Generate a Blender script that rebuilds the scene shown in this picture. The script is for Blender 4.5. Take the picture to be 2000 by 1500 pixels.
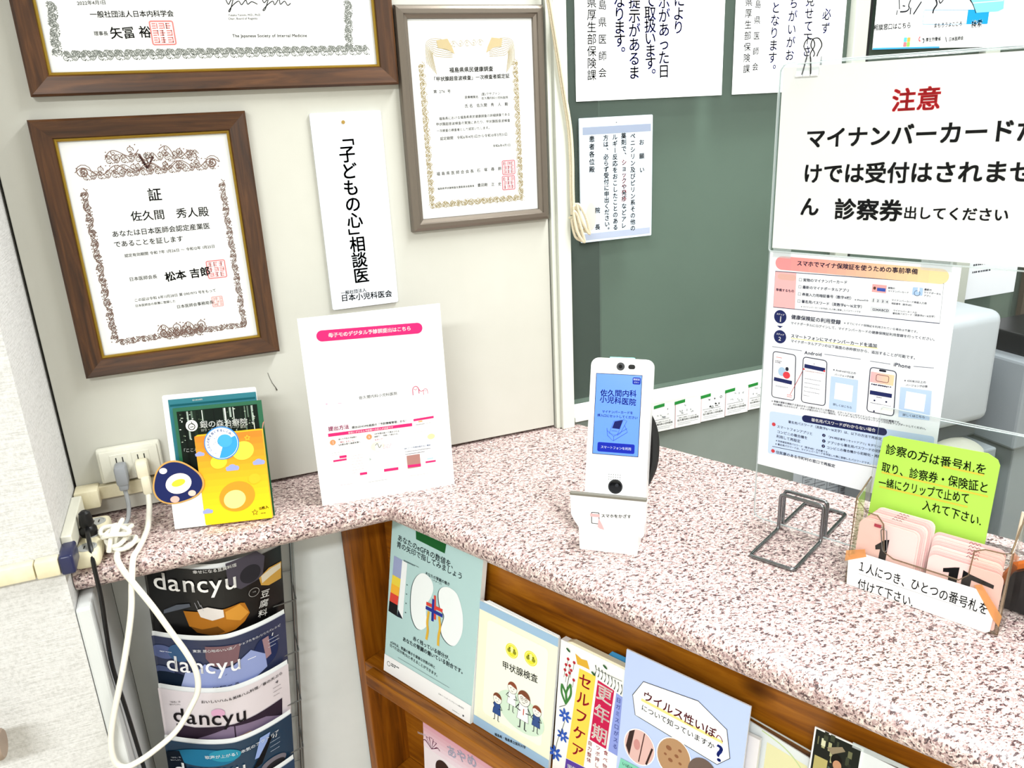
# Clinic reception counter: worktop, card reader, notices, certificates and leaflets.  Blender 4.5
import bpy, bmesh, math, random
from mathutils import Vector, Matrix, Euler

random.seed(7)
scene = bpy.context.scene
for o in list(bpy.data.objects):
    bpy.data.objects.remove(o)
COL = scene.collection
PI = math.pi


# ------------------------------------------------------------------ camera, world, lights, exposure
CAM_LOC = Vector((0.0, -1.272, 1.52))
RIGHT = Vector((0.92769448, -0.37064709, -0.04469449))
DOWN = Vector((-0.16025853, -0.2870099, -0.94444114))
FWD = Vector((0.33719519, 0.8833154, -0.32562683))
cd = bpy.data.cameras.new('camera')
cd.sensor_width = 36.0
cd.lens = 36.0 * 1560.78 / 2000.0
cd.clip_start = 0.02
cam = bpy.data.objects.new('camera', cd)
cam.matrix_world = Matrix((
    (RIGHT.x, -DOWN.x, -FWD.x, CAM_LOC.x),
    (RIGHT.y, -DOWN.y, -FWD.y, CAM_LOC.y),
    (RIGHT.z, -DOWN.z, -FWD.z, CAM_LOC.z),
    (0, 0, 0, 1)))
COL.objects.link(cam)
scene.camera = cam

vs = scene.view_settings
scene.display_settings.display_device = 'sRGB'
vs.view_transform = 'Standard'
vs.look = 'None'
vs.gamma = 1.0
vs.exposure = 0.5
vs.use_curve_mapping = False

world = bpy.data.worlds.new('room_world')
scene.world = world
world.use_nodes = True
world.node_tree.nodes['Background'].inputs[0].default_value = (0.95, 0.98, 1.0, 1)
world.node_tree.nodes['Background'].inputs[1].default_value = 0.3


def ceiling_lamp(name, x, y, sx, sy, power, color=(0.97, 1.0, 1.0), rot=0.0):
    ld = bpy.data.lights.new(name, 'AREA')
    ld.shape = 'RECTANGLE'
    ld.size, ld.size_y, ld.energy, ld.color = sx, sy, power, color
    o = bpy.data.objects.new(name, ld)
    o.location = (x, y, 2.43)
    o.rotation_euler = (0, 0, rot)
    COL.objects.link(o)
    return o


# fluorescent ceiling fittings of the waiting room and of the office
ceiling_lamp('ceiling_light_waiting', -1.0, -2.3, 1.2, 0.3, 66)
ceiling_lamp('ceiling_light_counter', 0.85, -0.65, 0.25, 1.0, 26)
ceiling_lamp('ceiling_light_office', 2.2, -1.3, 0.25, 1.2, 22)

if hasattr(scene, 'cycles'):
    scene.cycles.max_bounces = 10
    scene.cycles.transparent_max_bounces = 24
    scene.cycles.caustics_reflective = False
    scene.cycles.caustics_refractive = False


# ------------------------------------------------------------------ materials
def lin(h):
    h = h.lstrip('#')
    r = []
    for i in (0, 2, 4):
        c = int(h[i:i + 2], 16) / 255.0
        r.append(c / 12.92 if c <= 0.04045 else ((c + 0.055) / 1.055) ** 2.4)
    return (r[0], r[1], r[2], 1.0)


_M = {}


def mat(name, hexcol, rough=0.6, metal=0.0, spec=0.4, emit=None, emit_s=0.0):
    key = (name, hexcol, rough, metal, spec)
    if key in _M:
        return _M[key]
    m = bpy.data.materials.new(name)
    m.use_nodes = True
    b = m.node_tree.nodes['Principled BSDF']
    b.inputs['Base Color'].default_value = lin(hexcol)
    b.inputs['Roughness'].default_value = rough
    b.inputs['Metallic'].default_value = metal
    b.inputs['Specular IOR Level'].default_value = spec
    if emit:
        b.inputs['Emission Color'].default_value = lin(emit)
        b.inputs['Emission Strength'].default_value = emit_s
    _M[key] = m
    return m


def ink(hexcol):
    return mat('ink_' + hexcol.lstrip('#'), hexcol, 0.6, 0, 0.1)


def nodes_of(m):
    nt = m.node_tree
    return nt, nt.nodes, nt.links, nt.nodes['Principled BSDF']


def ramp(ns, stops):
    r = ns.new('ShaderNodeValToRGB')
    e = r.color_ramp.elements
    while len(e) < len(stops):
        e.new(0.5)
    for el, (p, c) in zip(e, stops):
        el.position = p
        el.color = lin(c) if isinstance(c, str) else (c, c, c, 1)
    return r


def coords(ns, ls, scale=(1, 1, 1), rot=(0, 0, 0), src='Object'):
    tc = ns.new('ShaderNodeTexCoord')
    mp = ns.new('ShaderNodeMapping')
    mp.inputs['Scale'].default_value = scale
    mp.inputs['Rotation'].default_value = rot
    ls.new(tc.outputs[src], mp.inputs['Vector'])
    return mp


def noise(ns, ls, vec, scale, detail=2.0, rough=0.5, dist=0.0):
    n = ns.new('ShaderNodeTexNoise')
    n.inputs['Scale'].default_value = scale
    n.inputs['Detail'].default_value = detail
    n.inputs['Roughness'].default_value = rough
    n.inputs['Distortion'].default_value = dist
    ls.new(vec.outputs[0], n.inputs['Vector'])
    return n


def bump(ns, ls, b, height, strength, dist):
    bp = ns.new('ShaderNodeBump')
    bp.inputs['Strength'].default_value = strength
    bp.inputs['Distance'].default_value = dist
    ls.new(height, bp.inputs['Height'])
    ls.new(bp.outputs[0], b.inputs['Normal'])


def stone_mat():
    m = mat('speckled_laminate', '#d8c4c0', 0.32, 0, 0.45)
    nt, ns, ls, b = nodes_of(m)
    mp = coords(ns, ls, (1.0, 1.0, 1.0), (0, 0, 0.5))
    st = coords(ns, ls, (0.75, 1.25, 1.0), (0, 0, 0.4))
    n1 = noise(ns, ls, st, 270, 2.0, 0.55, 0.3)
    n2 = noise(ns, ls, mp, 180, 3.0, 0.6, 0.2)
    n3 = noise(ns, ls, st, 420, 2.0, 0.55, 0.2)
    r2 = ramp(ns, [(0.40, '#b39a98'), (0.50, '#d2bcb7'), (0.58, '#e6d5ce'), (0.70, '#f0e4dc')])
    ls.new(n2.outputs['Fac'], r2.inputs['Fac'])
    r1 = ramp(ns, [(0.40, 1.0), (0.445, 0.0)])
    ls.new(n1.outputs['Fac'], r1.inputs['Fac'])
    r3 = ramp(ns, [(0.38, 0.9), (0.45, 0.0)])
    ls.new(n3.outputs['Fac'], r3.inputs['Fac'])
    mx = ns.new('ShaderNodeMix')
    mx.data_type = 'RGBA'
    ls.new(r1.outputs[0], mx.inputs['Factor'])
    ls.new(r2.outputs[0], mx.inputs['A'])
    mx.inputs['B'].default_value = lin('#4a383a')
    my = ns.new('ShaderNodeMix')
    my.data_type = 'RGBA'
    ls.new(r3.outputs[0], my.inputs['Factor'])
    ls.new(mx.outputs['Result'], my.inputs['A'])
    my.inputs['B'].default_value = lin('#8a6a68')
    ls.new(my.outputs['Result'], b.inputs['Base Color'])
    return m


def wood_mat(name, dark, mid, light, axis='Z', scale=1.0, rough=0.42, knots=False):
    m = mat(name, mid, rough, 0, 0.4)
    nt, ns, ls, b = nodes_of(m)
    s = {'X': (2, 26, 26), 'Y': (26, 2, 26), 'Z': (26, 26, 2)}[axis]
    mp = coords(ns, ls, tuple(v * scale for v in s))
    n = noise(ns, ls, mp, 2.2, 5.0, 0.62, 0.9)
    r = ramp(ns, [(0.30, dark), (0.5, mid), (0.72, light)])
    ls.new(n.outputs['Fac'], r.inputs['Fac'])
    out = r.outputs[0]
    if knots:
        mk = coords(ns, ls, (7, 7, 4.5) if axis == 'Z' else (4.5, 7, 7))
        v = ns.new('ShaderNodeTexVoronoi')
        v.inputs['Scale'].default_value = 1.0
        ls.new(mk.outputs[0], v.inputs['Vector'])
        kr = ramp(ns, [(0.05, 1.0), (0.14, 0.0)])
        ls.new(v.outputs['Distance'], kr.inputs['Fac'])
        mx = ns.new('ShaderNodeMix')
        mx.data_type = 'RGBA'
        ls.new(kr.outputs[0], mx.inputs['Factor'])
        ls.new(out, mx.inputs['A'])
        mx.inputs['B'].default_value = lin('#3a1a06')
        out = mx.outputs['Result']
    ls.new(out, b.inputs['Base Color'])
    bump(ns, ls, b, n.outputs['Fac'], 0.15, 0.001)
    return m


def mottled(name, a, c, scale, rough=0.6, bs=0.0, bscale=300, spec=0.35):
    m = mat(name, a, rough, 0, spec)
    nt, ns, ls, b = nodes_of(m)
    mp = coords(ns, ls)
    n = noise(ns, ls, mp, scale, 4.0, 0.6)
    r = ramp(ns, [(0.35, a), (0.65, c)])
    ls.new(n.outputs['Fac'], r.inputs['Fac'])
    ls.new(r.outputs[0], b.inputs['Base Color'])
    if bs:
        n2 = noise(ns, ls, mp, bscale, 2.0)
        bump(ns, ls, b, n2.outputs['Fac'], bs, 0.001)
    return m


def wallpaper_mat():
    m = mat('woven_wallpaper', '#d6d4cf', 0.85, 0, 0.2)
    nt, ns, ls, b = nodes_of(m)
    mp = coords(ns, ls, (30, 30, 620))
    n = noise(ns, ls, mp, 1.0, 3.0, 0.6)
    mq = coords(ns, ls, (260, 260, 260))
    n2 = noise(ns, ls, mq, 1.0, 2.0, 0.6)
    ad = ns.new('ShaderNodeMath')
    ad.operation = 'ADD'
    ls.new(n.outputs['Fac'], ad.inputs[0])
    ls.new(n2.outputs['Fac'], ad.inputs[1])
    r = ramp(ns, [(0.36, '#bfbebb'), (0.50, '#d0cfcd'), (0.62, '#d8d7d5')])
    hv = ns.new('ShaderNodeMath')
    hv.operation = 'MULTIPLY'
    hv.inputs[1].default_value = 0.5
    ls.new(ad.outputs[0], hv.inputs[0])
    ls.new(hv.outputs[0], r.inputs['Fac'])
    ls.new(r.outputs[0], b.inputs['Base Color'])
    bump(ns, ls, b, hv.outputs[0], 0.5, 0.002)
    return m


def clear_mat(name, tint='#ffffff', gloss=0.06, haze=0.0, haze_col='#ffffff'):
    """thin clear sheet: mostly straight-through, fresnel gloss on top, a little milky haze"""
    if name in _M:
        return _M[name]
    m = bpy.data.materials.new(name)
    m.use_nodes = True
    nt = m.node_tree
    ns, ls = nt.nodes, nt.links
    ns.remove(ns['Principled BSDF'])
    out = ns['Material Output']
    tr = ns.new('ShaderNodeBsdfTransparent')
    tr.inputs[0].default_value = lin(tint)
    gl = ns.new('ShaderNodeBsdfGlossy')
    gl.inputs['Roughness'].default_value = 0.04
    fr = ns.new('ShaderNodeFresnel')
    fr.inputs['IOR'].default_value = 1.3
    mul = ns.new('ShaderNodeMath')
    mul.operation = 'MULTIPLY_ADD'
    mul.inputs[1].default_value = 0.5
    mul.inputs[2].default_value = gloss * 0.05
    ls.new(fr.outputs[0], mul.inputs[0])
    mx = ns.new('ShaderNodeMixShader')
    ls.new(mul.outputs[0], mx.inputs[0])
    ls.new(tr.outputs[0], mx.inputs[1])
    ls.new(gl.outputs[0], mx.inputs[2])
    last = mx
    if haze:
        df = ns.new('ShaderNodeBsdfDiffuse')
        df.inputs[0].default_value = lin(haze_col)
        mh = ns.new('ShaderNodeMixShader')
        mh.inputs[0].default_value = haze
        ls.new(mx.outputs[0], mh.inputs[1])
        ls.new(df.outputs[0], mh.inputs[2])
        last = mh
    ls.new(last.outputs[0], out.inputs[0])
    _M[name] = m
    return m


PAPER = mat('white_paper', '#f8f9f8', 0.6, 0, 0.3)
PAPER_COOL = mat('cool_white_paper', '#eef2f8', 0.5, 0, 0.35)
WHITE_PLASTIC = mat('white_plastic', '#f2f3f1', 0.35, 0, 0.45)
CREAM_PLASTIC = mottled('aged_cream_plastic', '#d9cfae', '#e6dec2', 30, 0.45)
OUTLET_PLASTIC = mottled('outlet_plastic', '#d6d4c6', '#dedccf', 20, 0.4)
BLACK_PLASTIC = mat('black_plastic', '#0d0d0f', 0.35)
CHROME = mat('chrome_wire', '#85888b', 0.18, 1.0)
STEEL = mat('dull_steel_wire', '#8e9091', 0.3, 1.0)
CLEAR = clear_mat('clear_acrylic', '#fdfefe', 0.05)
CLEAR_EDGE = clear_mat('acrylic_edge', '#eef4f4', 0.1, 0.35, '#f4fafa')
TAPE = clear_mat('frosted_tape', '#ffffff', 0.02, 0.22, '#eef6f6')
SMOKY = clear_mat('aged_clear_plastic', '#fefcf9', 0.05, 0.01, '#efe8dc')
SMOKY_EDGE = clear_mat('aged_plastic_edge', '#cbbba4', 0.1, 0.25, '#b7a58f')


# ------------------------------------------------------------------ mesh helpers
class MB:
    """collects shapes into ONE mesh object"""

    def __init__(s):
        s.v, s.f, s.m, s.mats = [], [], [], []

    def mi(s, m):
        if m not in s.mats:
            s.mats.append(m)
        return s.mats.index(m)

    def add(s, vs, fs, m, mtx=None):
        b = len(s.v)
        s.v += [tuple(mtx @ Vector(p)) if mtx else tuple(p) for p in vs]
        i = s.mi(m)
        for f in fs:
            s.f.append([b + k for k in f])
            s.m.append(i)

    def box(s, a, b, m, mtx=None):
        (x0, y0, z0), (x1, y1, z1) = a, b
        v = [(x0, y0, z0), (x1, y0, z0), (x1, y1, z0), (x0, y1, z0),
             (x0, y0, z1), (x1, y0, z1), (x1, y1, z1), (x0, y1, z1)]
        s.add(v, [(0, 3, 2, 1), (4, 5, 6, 7), (0, 1, 5, 4), (1, 2, 6, 5), (2, 3, 7, 6), (3, 0, 4, 7)], m, mtx)

    def bbox(s, a, b, r, m, seg=2, mtx=None):
        """bevelled box"""
        bm = bmesh.new()
        bmesh.ops.create_cube(bm, size=1)
        for v in bm.verts:
            v.co = Vector([(a[i] + b[i]) / 2 + v.co[i] * (b[i] - a[i]) for i in range(3)])
        bmesh.ops.bevel(bm, geom=list(bm.edges), offset=r, segments=seg, affect='EDGES', profile=0.5)
        bm.verts.index_update()
        s.add([v.co[:] for v in bm.verts], [[v.index for v in f.verts] for f in bm.faces], m, mtx)
        bm.free()

    def prism(s, pts, y0, y1, m, mtx=None, m_side=None):
        """polygon in local (x, z), counter-clockwise seen from -y, extruded y0 (front) to y1 (back)"""
        n = len(pts)
        v = [(x, y0, z) for x, z in pts] + [(x, y1, z) for x, z in pts]
        s.add(v, [list(range(n)), list(range(2 * n - 1, n - 1, -1))], m, mtx)
        s.add(v, [(i, n + i, n + (i + 1) % n, (i + 1) % n) for i in range(n)], m_side or m, mtx)

    def slab(s, pts, z0, z1, m, mtx=None):
        """polygon in plan (x, y), extruded in z"""
        n = len(pts)
        v = [(x, y, z0) for x, y in pts] + [(x, y, z1) for x, y in pts]
        f = [list(range(n - 1, -1, -1)), list(range(n, 2 * n))]
        f += [(i, (i + 1) % n, n + (i + 1) % n, n + i) for i in range(n)]
        s.add(v, f, m, mtx)

    def tube(s, path, r, m, closed=False, seg=8, mtx=None, flat=1.0):
        pts = [Vector(p) for p in path]
        n = len(pts)
        rings = []
        up = None
        for i, p in enumerate(pts):
            if closed:
                t = pts[(i + 1) % n] - pts[i - 1]
            else:
                t = pts[min(i + 1, n - 1)] - pts[max(i - 1, 0)]
            t.normalize()
            if up is None:
                up = t.orthogonal().normalized()
                if flat != 1.0:
                    up = Vector((0, 1, 0)) - t * t.y
                    up.normalize()
            else:
                up = (up - t * up.dot(t)).normalized()
            sd = t.cross(up)
            rr = r[i] if isinstance(r, (list, tuple)) else r
            rings.append([p + up * (rr * flat * math.cos(a)) + sd * (rr * math.sin(a))
                          for a in (2 * PI * k / seg for k in range(seg))])
        v = [q for g in rings for q in g]
        f = []
        for i in range(n if closed else n - 1):
            a, b = i * seg, ((i + 1) % n) * seg
            for k in range(seg):
                f.append((a + k, a + (k + 1) % seg, b + (k + 1) % seg, b + k))
        if not closed:
            f.append(list(range(seg - 1, -1, -1)))
            f.append([(n - 1) * seg + k for k in range(seg)])
        s.add(v, f, m, mtx)

    def disc(s, c, r, y0, y1, m, seg=28, rz=1.0, mtx=None):
        pts = [(c[0] + r * math.cos(2 * PI * k / seg), c[1] + r * rz * math.sin(2 * PI * k / seg)) for k in range(seg)]
        s.prism(pts, y0, y1, m, mtx)

    def lathe(s, prof, m, mtx=None, seg=28):
        """profile (radius, z) spun round z"""
        v = [(r * math.cos(2 * PI * k / seg), r * math.sin(2 * PI * k / seg), z) for r, z in prof for k in range(seg)]
        f = []
        for i in range(len(prof) - 1):
            for k in range(seg):
                a, b = i * seg + k, i * seg + (k + 1) % seg
                f.append((a, b, b + seg, a + seg))
        f.append(list(range(seg - 1, -1, -1)))
        f.append([(len(prof) - 1) * seg + k for k in range(seg)])
        s.add(v, f, m, mtx)

    def build(s, name, parent=None, smooth=False, bevel=0.0, seg=2, warp=None):
        me = bpy.data.meshes.new(name)
        vs_ = [warp(*p) for p in s.v] if warp else s.v
        me.from_pydata(vs_, [], s.f)
        for m in s.mats:
            me.materials.append(m)
        me.polygons.foreach_set('material_index', s.m)
        if smooth:
            me.polygons.foreach_set('use_smooth', [True] * len(me.polygons))
        me.validate()
        me.update()
        o = bpy.data.objects.new(name, me)
        COL.objects.link(o)
        if parent:
            o.parent = parent
        if bevel:
            md = o.modifiers.new('bevel', 'BEVEL')
            md.width, md.segments, md.limit_method = bevel, seg, 'ANGLE'
        if smooth and hasattr(me, 'set_sharp_from_angle'):
            me.set_sharp_from_angle(angle=0.7)
        return o


def smooth_path(pts, n=8, closed=False):
    """Catmull-Rom through the points"""
    P = [Vector(p) for p in pts]
    out = []
    N = len(P)
    for i in range(N if closed else N - 1):
        if closed:
            a, b, c, d = P[i - 1], P[i], P[(i + 1) % N], P[(i + 2) % N]
        else:
            a, b, c, d = P[max(i - 1, 0)], P[i], P[i + 1], P[min(i + 2, N - 1)]
        for k in range(n):
            t = k / n
            out.append(0.5 * ((2 * b) + (c - a) * t + (2 * a - 5 * b + 4 * c - d) * t * t + (3 * b - a - 3 * c + d) * t ** 3))
    if not closed:
        out.append(P[-1])
    return out


def fillet(pts, r, n=5, closed=False):
    """round the corners of a polyline"""
    P = [Vector(p) for p in pts]
    N = len(P)
    out = []
    for i in range(N):
        if not closed and i in (0, N - 1):
            out.append(P[i])
            continue
        a, b, c = P[i - 1], P[i], P[(i + 1) % N]
        ra = min(r, (a - b).length * 0.45)
        rc = min(r, (c - b).length * 0.45)
        p0, p1 = b + (a - b).normalized() * ra, b + (c - b).normalized() * rc
        for k in range(n + 1):
            t = k / n
            out.append(p0 * (1 - t) ** 2 + b * 2 * t * (1 - t) + p1 * t * t)
    return out


def rrect(x0, z0, x1, z1, r, n=5):
    rs = r if isinstance(r, (list, tuple)) else (r, r, r, r)   # bl, br, tr, tl
    cs = [(x0, z0, PI), (x1, z0, 1.5 * PI), (x1, z1, 0), (x0, z1, 0.5 * PI)]
    out = []
    for (x, z, a0), q in zip(cs, rs):
        if q <= 0:
            out.append((x, z))
            continue
        cx = x + q if x == x0 else x - q
        cz = z + q if z == z0 else z - q
        for k in range(n + 1):
            a = a0 + 0.5 * PI * k / n
            out.append((cx + q * math.cos(a), cz + q * math.sin(a)))
    return out


def thing(name, label, cat, loc=(0, 0, 0), rz=0.0, tilt=0.0, group=None):
    """an Empty at the thing's base; tilt leans the top backwards"""
    o = bpy.data.objects.new(name, None)
    o.empty_display_size = 0.05
    COL.objects.link(o)
    o.location = loc
    o.rotation_euler = (-math.radians(tilt), 0, math.radians(rz))
    return tag(o, label, cat, group)


def tag(o, label, cat, group=None, kind=None):
    o['label'], o['category'] = label, cat
    if group:
        o['group'] = group
    if kind:
        o['kind'] = kind
    return o


def struct(o):
    o['kind'] = 'structure'
    return o


# ------------------------------------------------------------------ printed matter (flat ink shapes on a sheet)
_G = {}
_fc = bpy.data.curves.new('glyph_source', 'FONT')
_fc.resolution_u = 3
_fo = bpy.data.objects.new('glyph_source', _fc)
COL.objects.link(_fo)
ROT = 'ー（）()「」〜～―…：'


def glyph(ch, wt):
    key = (ch, wt)
    if key in _G:
        return _G[key]
    if ch in ' 　':
        r = ([], [], 1.0 if ch == '　' else 0.32, (0, 0, 0, 0))
    else:
        _fc.body = ch
        _fc.offset = wt
        dg = bpy.context.evaluated_depsgraph_get()
        e = _fo.evaluated_get(dg)
        me = e.to_mesh()
        v = [(p.co.x, p.co.y) for p in me.vertices]
        f = [list(p.vertices) for p in me.polygons]
        e.to_mesh_clear()
        xs, ys = [p[0] for p in v], [p[1] for p in v]
        full = ord(ch) > 0x2000
        adv = 1.0 if full else (max(xs) + 0.07)
        r = (v, f, adv, (min(xs), min(ys), max(xs), max(ys)))
    _G[key] = r
    return r


class Ink:
    """collects flat printed shapes in a sheet's own (x, z) plane; later shapes lie on top"""

    def __init__(s, step=1.5e-5):
        s.it, s.k, s.step = [], 0, step

    def _push(s, pts, faces, col):
        s.it.append((pts, faces, col, s.k))

    def nxt(s):
        s.k += 1

    def poly(s, pts, col):
        a = sum(pts[i - 1][0] * pts[i][1] - pts[i][0] * pts[i - 1][1] for i in range(len(pts)))
        s.nxt()
        s._push(list(pts), [list(range(len(pts))) if a > 0 else list(range(len(pts) - 1, -1, -1))], col)

    def quad(s, a, b, c, d, col):
        s.poly([a, b, c, d], col)

    def rect(s, a, b, col, r=0.0):
        x0, x1 = sorted((a[0], b[0]))
        z0, z1 = sorted((a[1], b[1]))
        s.poly(rrect(x0, z0, x1, z1, min(r, (x1 - x0) * .499, (z1 - z0) * .499)) if r else [(x0, z0), (x1, z0), (x1, z1), (x0, z1)], col)

    def frame(s, a, b, w, col, r=0.0):
        x0, x1 = sorted((a[0], b[0]))
        z0, z1 = sorted((a[1], b[1]))
        pts = rrect(x0, z0, x1, z1, r) if r else [(x0, z0), (x1, z0), (x1, z1), (x0, z1)]
        s.line(pts + [pts[0]], w, col)

    def pill(s, a, b, h, col):
        """bar from a to b with round ends"""
        (ax, az), (bx, bz) = a, b
        t = math.atan2(bz - az, bx - ax)
        r = h / 2
        L = math.hypot(bx - ax, bz - az)
        ct, st = math.cos(t), math.sin(t)
        pts = [(ax + x * ct - z * st, az + x * st + z * ct) for x, z in rrect(0, -r, L, r, r * .98, 8)]
        s.poly(pts, col)

    def bar(s, a, b, h, col):
        (ax, az), (bx, bz) = a, b
        L = math.hypot(bx - ax, bz - az) or 1
        nx, nz = -(bz - az) / L * h / 2, (bx - ax) / L * h / 2
        s.poly([(ax - nx, az - nz), (bx - nx, bz - nz), (bx + nx, bz + nz), (ax + nx, az + nz)], col)

    def ell(s, c, rx, rz, col, rot=0.0, n=28):
        ct, st = math.cos(rot), math.sin(rot)
        s.poly([(c[0] + rx * math.cos(a) * ct - rz * math.sin(a) * st, c[1] + rx * math.cos(a) * st + rz * math.sin(a) * ct)
                for a in (2 * PI * k / n for k in range(n))], col)

    def ring(s, c, r, w, col, n=28, rz=1.0):
        s.line([(c[0] + r * math.cos(2 * PI * k / n), c[1] + r * rz * math.sin(2 * PI * k / n)) for k in range(n + 1)], w, col)

    def line(s, pts, w, col, keep=False):
        """a pen stroke"""
        if not keep:
            s.nxt()
        n = len(pts)
        v, f = [], []
        for i, (x, z) in enumerate(pts):
            x0, z0 = pts[max(i - 1, 0)]
            x1, z1 = pts[min(i + 1, n - 1)]
            if i in (0, n - 1) and pts[0] == pts[-1] and n > 2:
                x0, z0 = pts[-2]
                x1, z1 = pts[1]
            L = math.hypot(x1 - x0, z1 - z0) or 1
            hw = (w[i] if isinstance(w, (list, tuple)) else w) / 2
            nx, nz = -(z1 - z0) / L * hw, (x1 - x0) / L * hw
            v += [(x - nx, z - nz), (x + nx, z + nz)]
            if i:
                f.append([2 * i - 2, 2 * i, 2 * i + 1, 2 * i - 1])
        s._push(v, f, col)

    def curve(s, pts, w, col, n=6):
        s.line([(p.x, p.y) for p in smooth_path([(a, b, 0) for a, b in pts], n)], w, col)

    def t(s, txt, p0, p1, col='#141418', w=0.0, h=None, jit=0.0, fit=True):
        """one horizontal line of writing from p0 to p1 (left and right ends, at mid height)"""
        s.nxt()
        ov, w = w * .75 + .006, 0.0
        G = [glyph(c, w) for c in txt]
        A = sum(g[2] for g in G)
        L = math.hypot(p1[0] - p0[0], p1[1] - p0[1])
        th = math.atan2(p1[1] - p0[1], p1[0] - p0[0])
        ct, st = math.cos(th), math.sin(th)
        sx = L / A
        sz = h if h else sx
        if not fit:
            sx = sz
        x = 0.0
        allv, allf = [], []
        for (v, f, adv, bb) in G:
            ja = random.uniform(-jit, jit)
            jz = random.uniform(-jit, jit) * 0.4
            cj, sj = math.cos(ja), math.sin(ja)
            b = len(allv)
            for ox, oz in ([(0, 0)] if ov == 0 else [(-ov, -ov), (ov, ov), (-ov, ov), (ov, -ov)]):
                b = len(allv)
                for (a, c) in v:
                    a0, c0 = a - adv / 2, c - 0.37
                    a1, c1 = a0 * cj - c0 * sj + adv / 2 + ox, a0 * sj + c0 * cj + jz + oz
                    X, Z = (x + a1) * sx, c1 * sz
                    allv.append((p0[0] + X * ct - Z * st, p0[1] + X * st + Z * ct))
                allf += [[b + k for k in q] for q in f]
            x += adv
        s._push(allv, allf, col)

    def vt(s, txt, p0, p1, col='#141418', w=0.0, size=None, jit=0.0, wide=1.0):
        """one vertical column of writing from p0 (top) to p1 (bottom), along its middle"""
        s.nxt()
        ov, w = w * .75 + .006, 0.0
        W = [0.5 if c in '「」' else 1.0 for c in txt]
        n = sum(W)
        dx, dz = (p1[0] - p0[0]) / n, (p1[1] - p0[1]) / n
        acc = 0.0
        step = math.hypot(dx, dz)
        k = size or step * 0.98
        th = math.atan2(dx, -dz)
        ct, st = math.cos(th), math.sin(th)
        allv, allf = [], []
        for i, c in enumerate(txt):
            v, f, adv, bb = glyph(c, w)
            m = acc + W[i] / 2
            acc += W[i]
            cx, cz = p0[0] + dx * m, p0[1] + dz * m
            for ox, oz in ([(0, 0)] if ov == 0 else [(-ov, -ov), (ov, ov), (-ov, ov), (ov, -ov)]):
              b = len(allv)
              for (a, q) in v:
                a0, q0 = a - adv / 2 + ox, q - 0.37 + oz
                if c in ROT:
                    a0, q0 = q0, -a0 + (.25 if c == '「' else -.25 if c == '」' else 0)
                elif c in '、。，．':
                    a0, q0 = a0 + 0.58, q0 + 0.52
                a0, q0 = a0 * k * wide, q0 * k
                allv.append((cx + a0 * ct - q0 * st, cz + a0 * st + q0 * ct))
              allf += [[b + e for e in q] for q in f]
        s._push(allv, allf, col)

    def lines(s, a, b, n, col, h=0.0007, seed=0, cover=0.8):
        """n rows of print too small to read, as broken dashes between corners a (top left) and b (bottom right)"""
        s.nxt()
        rnd = random.Random(seed)
        for i in range(n):
            z = a[1] + (b[1] - a[1]) * (i + .5) / n
            x = a[0]
            end = b[0] if i < n - 1 else a[0] + (b[0] - a[0]) * rnd.uniform(.4, .9)
            while x < end - h:
                wd = h * rnd.uniform(.8, 1.6)
                s._push([(x, z - h / 2), (x + wd, z - h / 2), (x + wd, z + h / 2), (x, z + h / 2)], [[0, 1, 2, 3]], col)
                x += wd + h * rnd.uniform(.2, .6) / cover

    def build(s, name, parent, y=-0.0004, warp=None):
        mb = MB()
        for pts, faces, col, k in s.it:
            yy = y - s.step * k
            mb.add([(p[0], yy, p[1]) for p in pts], faces, ink(col))
        return mb.build(name, parent, warp=warp)


def spiral(c, r, turns, a0, flip=1, n=14):
    return [(c[0] + r * (1 - .85 * k / n) * math.cos(a0 + flip * turns * 2 * PI * k / n),
             c[1] + r * (1 - .85 * k / n) * math.sin(a0 + flip * turns * 2 * PI * k / n)) for k in range(n + 1)]


def scroll_edge(I, a, b, width, pitch, col, w=0.0006, seed=0):
    """a row of leaf scrolls between a and b"""
    L = math.hypot(b[0] - a[0], b[1] - a[1])
    n = max(2, round(L / pitch))
    ux, uz = (b[0] - a[0]) / L, (b[1] - a[1]) / L
    I.nxt()

    def at(p, q):
        return (a[0] + ux * p - uz * q, a[1] + uz * p + ux * q)
    for i in range(n):
        sgn = 1 if i % 2 else -1
        cx, r = (i + .5) * L / n, width * 0.30
        for c2, rr, tr, a0, fl in ((0.14, 1.0, 1.5, -.5, 1), (-.2, .62, 1.2, 2.2, -1)):
            sp = spiral((0, 0), r * rr, tr, a0, fl * sgn, 12)
            I.line([at(cx + x + r * .7 * c2 * sgn, sgn * width * c2 + z) for x, z in sp],
                   [w * (1.5 - k / 12) for k in range(13)], col, keep=True)
        arc = [at(cx + (k / 6 - .5) * L / n, sgn * width * .42 * math.sin(PI * k / 6) * -1) for k in range(7)]
        I.line(arc, w * 1.3, col, keep=True)
        for q in (-.36, .1, .4):
            p = at(cx + q * L / n, sgn * width * .44 * (1 if q > 0 else -.9))
            I.line([(p[0] - w, p[1]), (p[0] + w * .9, p[1] + w * .4)], w * 1.6, col, keep=True)


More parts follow.
